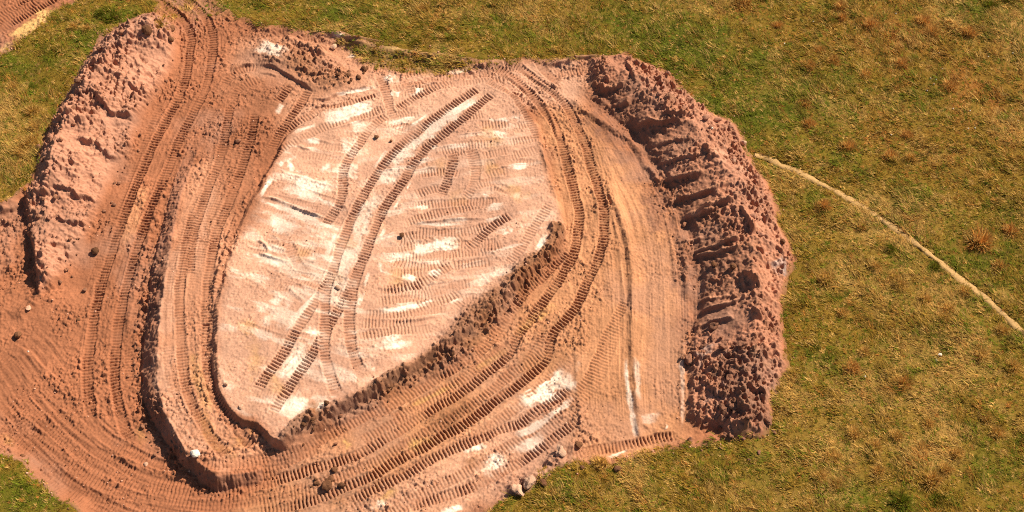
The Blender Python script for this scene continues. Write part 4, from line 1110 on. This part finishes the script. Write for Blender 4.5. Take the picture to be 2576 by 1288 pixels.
# ================================================================== tussocks: single tufts one can point to
def tussock_mesh(name, nb, rad, hgt, palette, seed, spread=0.9):
    r = np.random.default_rng(seed)
    a = r.uniform(0, 2 * math.pi, nb); d = r.random(nb) ** 0.6 * rad * 0.95
    x = np.cos(a) * d * (1 + 0.3 * np.sin(3 * a + seed)); y = np.sin(a) * d * (1 + 0.3 * np.sin(2 * a + seed))
    lean = np.clip(0.35 + 0.6 * d / rad * spread + r.normal(0.1, 0.3, nb), 0.02, 1.4)
    L = hgt * r.uniform(0.5, 1.2, nb) * (1 - 0.55 * (d / rad) ** 2)
    w = r.uniform(0.025, 0.06, nb)
    pal = np.array(palette)
    col = pal[r.integers(0, len(pal), nb)] * r.uniform(0.6, 1.3, (nb, 1))
    v, f, c = blades(x, y, np.full(nb, -0.03), L, w, a + r.normal(0, 1.2, nb), lean, col, r)
    return mesh_from(name, v, f, c, BLADE, smooth=False)
RUSTY = [tussock_mesh("rusty_tussock", 520, 0.5, 0.62, [RUST * 1.5, RUST * 1.1, STRAW * 0.9, STRAW], 40 + k) for k in range(3)]
STRAWY = [tussock_mesh("straw_tussock", 500, 0.48, 0.56, [STRAW * 1.1, STRAW * 0.85, OLIVE * 1.3, STRAW * 1.2], 50 + k) for k in range(3)]
GREENY = [tussock_mesh("green_tussock", 480, 0.48, 0.48, [GREEN, GREEN * 1.4, OLIVE * 0.7, GREEN * 0.9], 60 + k) for k in range(3)]

def tussock(meshes, c, x, y, size, label, group=None):
    g = on_ground(c, [(x, y)])[0]
    o = link("grass_tussock", random.choice(meshes), label=label, cat="tussock", group=group, loc=(g[0], g[1], float(h_at(g[0], g[1]))))
    o.rotation_euler.z = random.uniform(0, 6.28)
    o.scale = (size, size, size * random.uniform(0.85, 1.1))
    return o
tussock(RUSTY, 12, 630, 225, .95, "lone rust-brown tussock right of the long curved heap's lumpy lower end")
tussock(RUSTY, 12, 1010, 345, 1.1, "rust-brown tussock with a dark green foot, in the lower right meadow")
tussock(STRAWY, 12, 1230, 1070, 1.3, "large straw-coloured tussock near the bottom right of the meadow")
tussock(STRAWY, 8, 430, 840, 1.3, "straw tussock left of the trodden path, nearest the long curved heap")
tussock(RUSTY, 8, 1600, 545, 1.7, "largest rust-brown tussock, right of the trodden path")
tussock(RUSTY, 8, 1820, 475, 1.1, "rust-brown tussock at the right edge, beside the largest one")
tussock(RUSTY, 8, 1740, 730, .9, "small rust-brown tussock below the largest one, right of the path")
tussock(RUSTY, 8, 410, 290, 1.0, "brown tussock on dry grass left of the upper end of the trodden path")
tussock(GREENY, 8, 910, 610, .9, "small bright green tuft left of the middle of the path")
tussock(GREENY, 8, 1250, 745, .9, "dark green tuft close to the left side of the path")
tussock(GREENY, 4, 1810, 25, 1.2, "dark green bush at the top right corner of the meadow")
tussock(GREENY, 4, 1670, 75, 1.2, "dark green tuft just left of the corner bush, top right")
tussock(GREENY, 4, 640, 150, .7, "bright green tuft among rust-brown grass near the top right")
tussock(RUSTY, 4, 600, 1140, 1.2, "rust-brown tussock with dark shade, above the trodden path's upper end")
tussock(RUSTY, 4, 920, 1200, 1.0, "rust-brown tussock above the path, right of the shaded brown one")
tussock(STRAWY, 4, 1070, 1210, .9, "flattened straw tussock above the path, in mid meadow")
tussock(GREENY, 1, 790, 125, 1.2, "dark green clump at the upper left, by the top of the pink heap")
tussock(GREENY, 1, 860, 160, 1.4, "larger dark green clump touching the top of the pink heap")
tussock(STRAWY, 1, 1210, 215, .9, "straw tuft on top of the pink heap", None)
tussock(GREENY, 2, 1205, 345, .8, "small green tuft on the edge of the cut turf, left one")
tussock(GREENY, 2, 1380, 250, .7, "small green tuft in the grass strip above the cut turf")
tussock(GREENY, 2, 1470, 315, .7, "small green tuft on the edge of the cut turf, right one")
tussock(GREENY, 12, 1000, 1235, 1.2, "green tuft at the very bottom of the right meadow")
tussock(GREENY, 12, 1270, 1215, 1.0, "green tuft by the bottom edge, right of the other bottom one")
tussock(STRAWY, 11, 670, 925, 1.0, "sod of dry grass lying on the rim at the bottom of the lane")
for c, x, y, s in [(4, 1160, 195, 1.1), (4, 760, 220, 1.1), (4, 1220, 280, 1.0), (4, 1500, 290, 1.0), (4, 540, 80, 1.0), (4, 1000, 510, 1.0), (4, 1360, 680, 1.0), (4, 730, 590, .9), (4, 300, 960, .9), (4, 270, 810, .9), (4, 380, 410, .9), (4, 300, 520, 1.0), (4, 1040, 1050, .8), (3, 1750, 40, 1.1), (4, 550, 160, .8), (4, 70, 220, .8), (4, 490, 480, .9)]:
    tussock(RUSTY, c, x, y, s, "small rust-brown tussock in the upper right meadow", "rust-brown tussocks in the upper right meadow")
for c, x, y, s in [(12, 960, 740, .9), (12, 1640, 600, .9), (12, 1200, 640, .9), (12, 1720, 710, 1.0), (12, 800, 810, 1.0), (12, 480, 900, 1.1), (12, 390, 1040, 1.0), (12, 720, 100, .8), (12, 1600, 120, 1.1), (12, 1840, 200, 1.0), (12, 1410, 870, .9), (12, 1330, 990, .9), (12, 820, 1000, .9), (12, 500, 1100, 1.0),
                   (8, 1350, 1070, 1.1), (8, 950, 830, 1.1), (8, 1480, 930, 1.0), (8, 550, 1100, .9), (8, 1320, 1140, 1.0), (8, 980, 880, 1.0), (8, 800, 750, .9), (8, 700, 450, .8), (12, 1150, 820, .8), (12, 640, 720, 1.0), (8, 1760, 1220, 1.0), (8, 1180, 990, 1.0)]:
    tussock(STRAWY, c, x, y, s, "straw-coloured tussock among the dry grass in the lower right meadow", "straw tussocks in the lower right meadow")
for c, x, y, s in [(1, 650, 240, .8), (1, 250, 860, 1.1), (1, 240, 1100, 1.2), (1, 160, 1170, 1.2), (1, 110, 680, 1.0), (1, 270, 980, 1.0), (1, 560, 230, .9)]:
    tussock(STRAWY, c, x, y, s, "straw tussock in the grass left of the pink heap", "straw tussocks left of the pink heap")

# ================================================================== stones and clods
def stone_mesh(name, seed, mat, sub=2, flat=0.75, rough=0.28):
    r = np.random.default_rng(seed)
    import bmesh
    bm = bmesh.new(); bmesh.ops.create_icosphere(bm, subdivisions=sub, radius=0.5)
    planes = [(Vector(r.normal(size=3)).normalized(), r.uniform(0.28, 0.42)) for _ in range(9)]
    ph = r.uniform(0, 6, 6); st = Vector((r.uniform(.85, 1.25), r.uniform(.75, 1.05), flat))
    for v in bm.verts:
        p = v.co.copy()
        for nrm, d in planes:                     # broken faces
            k = p.dot(nrm) - d
            if k > 0: p -= nrm * k * 0.85
        s = 1 + rough * (0.5 * math.sin(5 * p.x + ph[0]) * math.sin(6 * p.y + ph[1]) + 0.3 * math.sin(11 * p.z + ph[2]) * math.sin(9 * p.x + ph[3]))
        p *= s
        v.co = Vector((p.x * st.x, p.y * st.y, p.z * st.z))
    me = bpy.data.meshes.new(name); bm.to_mesh(me); bm.free()
    me.materials.append(mat)
    return me
def family(name, mat, seed, n=4, sub=2, **kw):
    return [stone_mesh(name, seed + k, mat, sub, **kw) for k in range(n)]
CLODS = family("clod", CLOD_M, 100, 4); BROWNS = family("brown_clod", BROWN_M, 120, 4); PALES = family("pale_clod", PALE_M, 140, 3); WHITES = family("white_stone", WHITE_M, 160, 3); PINKS = family("pink_clod", PINK_M, 180, 4); REDS = family("red_clod", RED_M, 210, 4, sub=3, rough=.5); RIMS = family("rim_lump", PALE_M, 190, 3, sub=3, rough=0.7, flat=0.6)

def stone(meshes, c, x, y, size, label, name="clod", cat="clod", group=None, sink=0.22, xy=None):
    g = on_ground(c, [(x, y)])[0] if xy is None else xy
    o = link(name, random.choice(meshes), label=label, cat=cat, group=group)
    o.scale = (size * random.uniform(.9, 1.15), size * random.uniform(.85, 1.1), size * random.uniform(.85, 1.05))
    o.rotation_euler = (random.uniform(-.25, .25), random.uniform(-.25, .25), random.uniform(0, 6.28))
    o.location = (g[0], g[1], float(h_at(g[0], g[1])) + size * (0.36 - sink))
    return o
HB[:] = H
S = stone
S(WHITES, 9, 1480, 855, .62, "white boulder near the tip of the terrace, beside the dark bank", "boulder", "boulder", sink=.08)
S(BROWNS, 5, 725, 615, .62, "dark brown boulder between the pink heap and the left haul road", "boulder", "boulder", sink=.05)
S(BROWNS, 5, 140, 1250, .62, "dark boulder on the left haul road near the left edge", "boulder", "boulder", sink=.05)
S(PALES, 2, 585, 362, .50, "pale boulder near the top edge, below the cut turf", "boulder", "boulder", sink=.08)
S(BROWNS, 6, 1098, 495, .46, "dark stone alone on the white scraped ground", "stone", "stone", sink=.05)
S(PALES, 9, 1820, 497, .34, "pale stone at the rim of the scraped ground, above the dark edge", "stone", "stone")
S(PALES, 9, 1705, 325, .36, "pinkish stone on the left rim of the scraped ground", "stone", "stone")
S(PALES, 9, 1100, 928, .34, "pale stone at the foot of the dark bank, by the haul road's bend", "stone", "stone")
S(WHITES, 9, 213, 75, .16, "small white stone near the dark boulder at the left edge", "stone", "stone")
S(BROWNS, 9, 168, 860, .26, "small dark stone beside the grass at the lower left", "stone", "stone")
S(BROWNS, 7, 1665, 735, .62, "round dark boulder stuck in the cut face of the long curved heap", "boulder", "boulder", sink=.05)
S(BROWNS, 7, 1520, 715, .50, "dark clod in the cut face, left of the round dark boulder", sink=.05)
S(CLODS, 7, 1300, 412, .42, "single clod at the foot of the long curved heap's cut face", sink=.05)
S(BROWNS, 2, 912, 1042, .36, "dark clod lying on the scraped ground left of the main track", sink=.05)
S(BROWNS, 2, 1018, 1068, .28, "smaller dark clod beside the main track's left rail", sink=.05)
S(PALES, 6, 620, 885, .34, "pale stone between the rails in the middle of the scraped ground", "stone", "stone")
S(PALES, 6, 585, 1040, .30, "pale stone between the rails, lower of the two", "stone", "stone")
S(BROWNS, 1, 1115, 240, .95, "big dark clod on top of the pink heap", sink=.1)
S(BROWNS, 1, 1300, 230, .80, "dark sod lump at the top right end of the pink heap", sink=.1)
S(BROWNS, 1, 1290, 300, .55, "smaller dark lump below the sod lump on the pink heap", sink=.1)
S(BROWNS, 10, 540, 1090, .75, "largest clod of the little brown pile on the bottom tracks", sink=.15)
S(BROWNS, 10, 590, 970, .42, "flat dark clod above the little brown pile on the bottom tracks", sink=.1)
S(CLODS, 10, 600, 778, .30, "lone clod on the track below the tip of the scraped ground", sink=.05)
S(RIMS, 11, 370, 838, .75, "pale lump at the bottom rim where the lane's cross track begins", "boulder", "boulder", sink=.2)
S(RIMS, 11, 130, 1060, .9, "large pale lump on the bottom rim beside the grass", "boulder", "boulder", sink=.2)
S(BROWNS, 11, 235, 1075, .55, "dark clod right of the large pale lump on the bottom rim", sink=.1)
S(RIMS, 11, 40, 1130, .75, "pale lump lowest on the bottom rim beside the grass", "boulder", "boulder", sink=.2)
S(BROWNS, 11, 790, 975, .45, "dark round clod in the grass just below the bottom rim", sink=.05)
S(BROWNS, 11, 525, 965, .40, "dark clod on the grass edge, leftmost below the lane", sink=.1)
S(BROWNS, 11, 500, 780, .55, "brown sod lump at the lower left corner of the lane", sink=.15)
S(PALES, 3, 1740, 1085, .65, "pale angular boulder on the outer side of the long curved heap", "boulder", "boulder", sink=.1)
S(PALES, 3, 1670, 1215, .50, "pale angular boulder below its larger neighbour on the curved heap", "boulder", "boulder", sink=.1)
S(WHITES, 3, 1508, 975, .24, "small white stone on the curved heap, upper part", "stone", "stone", sink=.05)
S(BROWNS, 8, 110, 545, .50, "dark clod on the outer slope of the curved heap, above the grey patch", sink=.1)
S(BROWNS, 3, 690, 452, .48, "dark clod on the top end of the curved heap", sink=.1)
S(PALES, 5, 215, 1042, .36, "pale stone left of the haul road, below the pink heap", "stone", "stone")
S(CLODS, 5, 640, 905, .40, "clod beside the haul road, upper of two", sink=.1)
S(BROWNS, 5, 590, 1125, .36, "clod beside the haul road, lower of two", sink=.1)
S(CLODS, 1, 1800, 1075, .42, "dark clod between the terrace tracks near its upper end", sink=.05)
for x, y in [(1190, 715), (1305, 548), (1655, 450), (118, 355), (335, 190), (920, 1045), (1240, 670), (1215, 622), (1500, 1000), (1550, 995), (1872, 940), (1385, 850), (1280, 430), (955, 137), (1836, 427), (1255, 632), (1512, 868)]:
    S(WHITES, 4, x, y, .13, "small white stone in the upper right meadow", "stone", "stone", "white stones in the meadow", sink=-.05)
S(WHITES, 12, 1290, 118, .26, "white stone in the right meadow, larger of a pair", "stone", "stone", sink=-.05)
S(WHITES, 12, 1263, 163, .18, "white stone in the right meadow, smaller of a pair", "stone", "stone", sink=-.05)
S(WHITES, 12, 722, 290, .16, "tiny white stone right of the lone rust-brown tussock", "stone", "stone", sink=-.05)

def scatter_line(line, n, spread, meshes, smin, smax, label, group):
    line = np.asarray(line); seg = np.hypot(*np.diff(line, axis=0).T); cum = np.concatenate([[0], np.cumsum(seg)])
    for _ in range(n):
        s = random.uniform(0, cum[-1]); k = min(len(seg) - 1, int(np.searchsorted(cum, s)) - 1) if s > 0 else 0
        p = line[k] + (line[k + 1] - line[k]) * ((s - cum[k]) / seg[k])
        p = p + np.array([random.gauss(0, spread), random.gauss(0, spread)])
        sz = smin + (smax - smin) * random.random() ** 2.2
        stone(meshes, 0, 0, 0, sz, label, "clod", "clod", group, 0.12, xy=p)
wl_ = spline(on_ground(10, [(300, 680), (600, 545), (850, 425), (1050, 300), (1250, 185), (1450, 70), (6, 1640, 1150), (6, 1790, 1030), (6, 1932, 910)]), .5)
scatter_line(wl_, 55, .40, BROWNS + CLODS, .12, .42, "loose clod on the brown windrow along the scraped ground", "clods on the windrow")
scatter_line(on_ground(11, [(1480, 60), (1600, 250), (1640, 450), (1700, 650), (1800, 720)]), 45, 1.0, REDS, .25, .70, "brown clod on the lumpy lower end of the long curved heap", "clods on the lower end of the curved heap")
scatter_line(on_ground(3, [(980, 560), (1100, 720), (1250, 820), (1420, 900), (1600, 1040), (1700, 1200), (7, 1800, 250), (7, 1900, 500)]), 55, .6, PINKS, .20, .55, "clod on the crest of the long curved heap", "clods on the crest of the curved heap")
scatter_line(on_ground(1, [(1000, 200), (800, 350), (640, 560), (560, 760), (430, 980), (350, 1200), (5, 330, 150), (5, 300, 500)]), 45, .55, PINKS + CLODS, .22, .65, "clod on the crest of the pink heap", "clods on the pink heap")
scatter_line(on_ground(1, [(1300, 460), (1200, 640), (1050, 860), (960, 1080), (5, 820, 250), (5, 620, 480), (5, 480, 820)]), 35, .35, CLODS, .16, .42, "clod at the foot of the pink heap", "clods at the foot of the pink heap")
scatter_line(on_ground(9, [(1010, 20), (1020, 330), (1075, 520), (1130, 760), (1210, 950)]), 30, .25, CLODS, .14, .36, "clod at the foot of the dark terrace bank", "clods at the foot of the terrace bank")
scatter_line(on_ground(2, [(500, 650), (620, 600), (780, 545), (840, 530)]), 18, .4, BROWNS, .2, .5, "brown clod on the small heap at the top of the dirt", "clods on the small heap")
scatter_line(on_ground(10, [(430, 1050), (600, 1090)]), 9, .3, BROWNS, .2, .5, "clod in the little brown pile on the bottom tracks", "clods in the little pile")

ORD = ["first", "second", "third", "fourth", "fifth", "sixth", "seventh", "eighth", "ninth", "tenth", "eleventh", "twelfth", "thirteenth", "fourteenth", "fifteenth", "sixteenth", "seventeenth", "eighteenth",
       "nineteenth", "twentieth", "twenty-first", "twenty-second", "twenty-third", "twenty-fourth", "twenty-fifth", "twenty-sixth", "twenty-seventh", "twenty-eighth"]
for g_, lab_ in [("rust-brown tussocks in the upper right meadow", "small rust-brown tussock in the upper right meadow, %s from the left"),
                 ("straw tussocks in the lower right meadow", "straw-coloured tussock in the lower right meadow, %s from the left"),
                 ("straw tussocks left of the pink heap", "straw tussock left of the pink heap, %s from the top"),
                 ("white stones in the meadow", "small white stone in the upper right meadow, %s from the left"),
                 ("clods in the little pile", "clod in the little brown pile on the bottom tracks, %s from the left")]:
    mem = [o for o in COL.objects if o.get("group") == g_]
    mem.sort(key=(lambda o: -o.location.y) if "top" in lab_ else (lambda o: o.location.x / (o.location.y - CAM_Y + 55)))
    for k_, o in enumerate(mem):
        o["label"] = lab_ % ORD[k_]

# pebbles: far too many to count
NP = 6000
px = RNG.uniform(X0, X1, NP * 4); py = RNG.uniform(Y0, Y1, NP * 4)
pu, pv = sheet_uv(px, py)
ii = np.clip(((px - X0) / DX).astype(int), 0, NX - 1); jj = np.clip(((py - Y0) / DY).astype(int), 0, NY - 1)
okp = (SD[jj, ii] > -0.9) & (pu > -60) & (pu < 2640) & (pv > -50) & (pv < 1340) & (RNG.random(NP * 4) < np.where(SD[jj, ii] > 0.3, 0.9 * sprinkle[jj, ii] ** 2, 0.9 * np.exp(np.minimum(SD[jj, ii], 0) / 0.3)))
px, py = px[okp][:NP], py[okp][:NP]
ii, jj = ii[okp][:NP], jj[okp][:NP]
n = len(px)
oct_v = np.array([(1, 0, 0), (0, 1, 0), (-1, 0, 0), (0, -1, 0), (0, 0, 1), (0, 0, -1)], float)
oct_f = np.array([(0, 1, 4), (1, 2, 4), (2, 3, 4), (3, 0, 4), (1, 0, 5), (2, 1, 5), (3, 2, 5), (0, 3, 5)])
sz = 0.03 + 0.06 * RNG.random(n) ** 4 + 0.05 * (SD[jj, ii] < 0.2) * RNG.random(n) ** 2
v = oct_v[None] * sz[:, None, None] * RNG.uniform(.7, 1.3, (n, 6, 3))
a = RNG.uniform(0, 6.28, n); ca, sa = np.cos(a)[:, None], np.sin(a)[:, None]
v = np.stack([v[..., 0] * ca - v[..., 1] * sa, v[..., 0] * sa + v[..., 1] * ca, v[..., 2] * .8], 2)
v[..., 0] += px[:, None]; v[..., 1] += py[:, None]; v[..., 2] += (h_at(px, py) + sz * .3)[:, None]
f = (oct_f[None] + (np.arange(n) * 6)[:, None, None]).reshape(-1, 3)
C[jj, ii] = np.where((SD[jj, ii] < 0.2)[:, None], PINK * 0.9, C[jj, ii])
pc = np.where(RNG.random((n, 1)) < .25, PALE * 1.15, C[jj, ii] * RNG.uniform(.6, 1.15, (n, 1)))
link("pebbles", mesh_from("pebbles", v.reshape(-1, 3), f, np.repeat(pc, 6, 0), SOIL, smooth=False), kind="stuff", label="small stones and crumbs of soil strewn over the dirt", cat="pebbles")
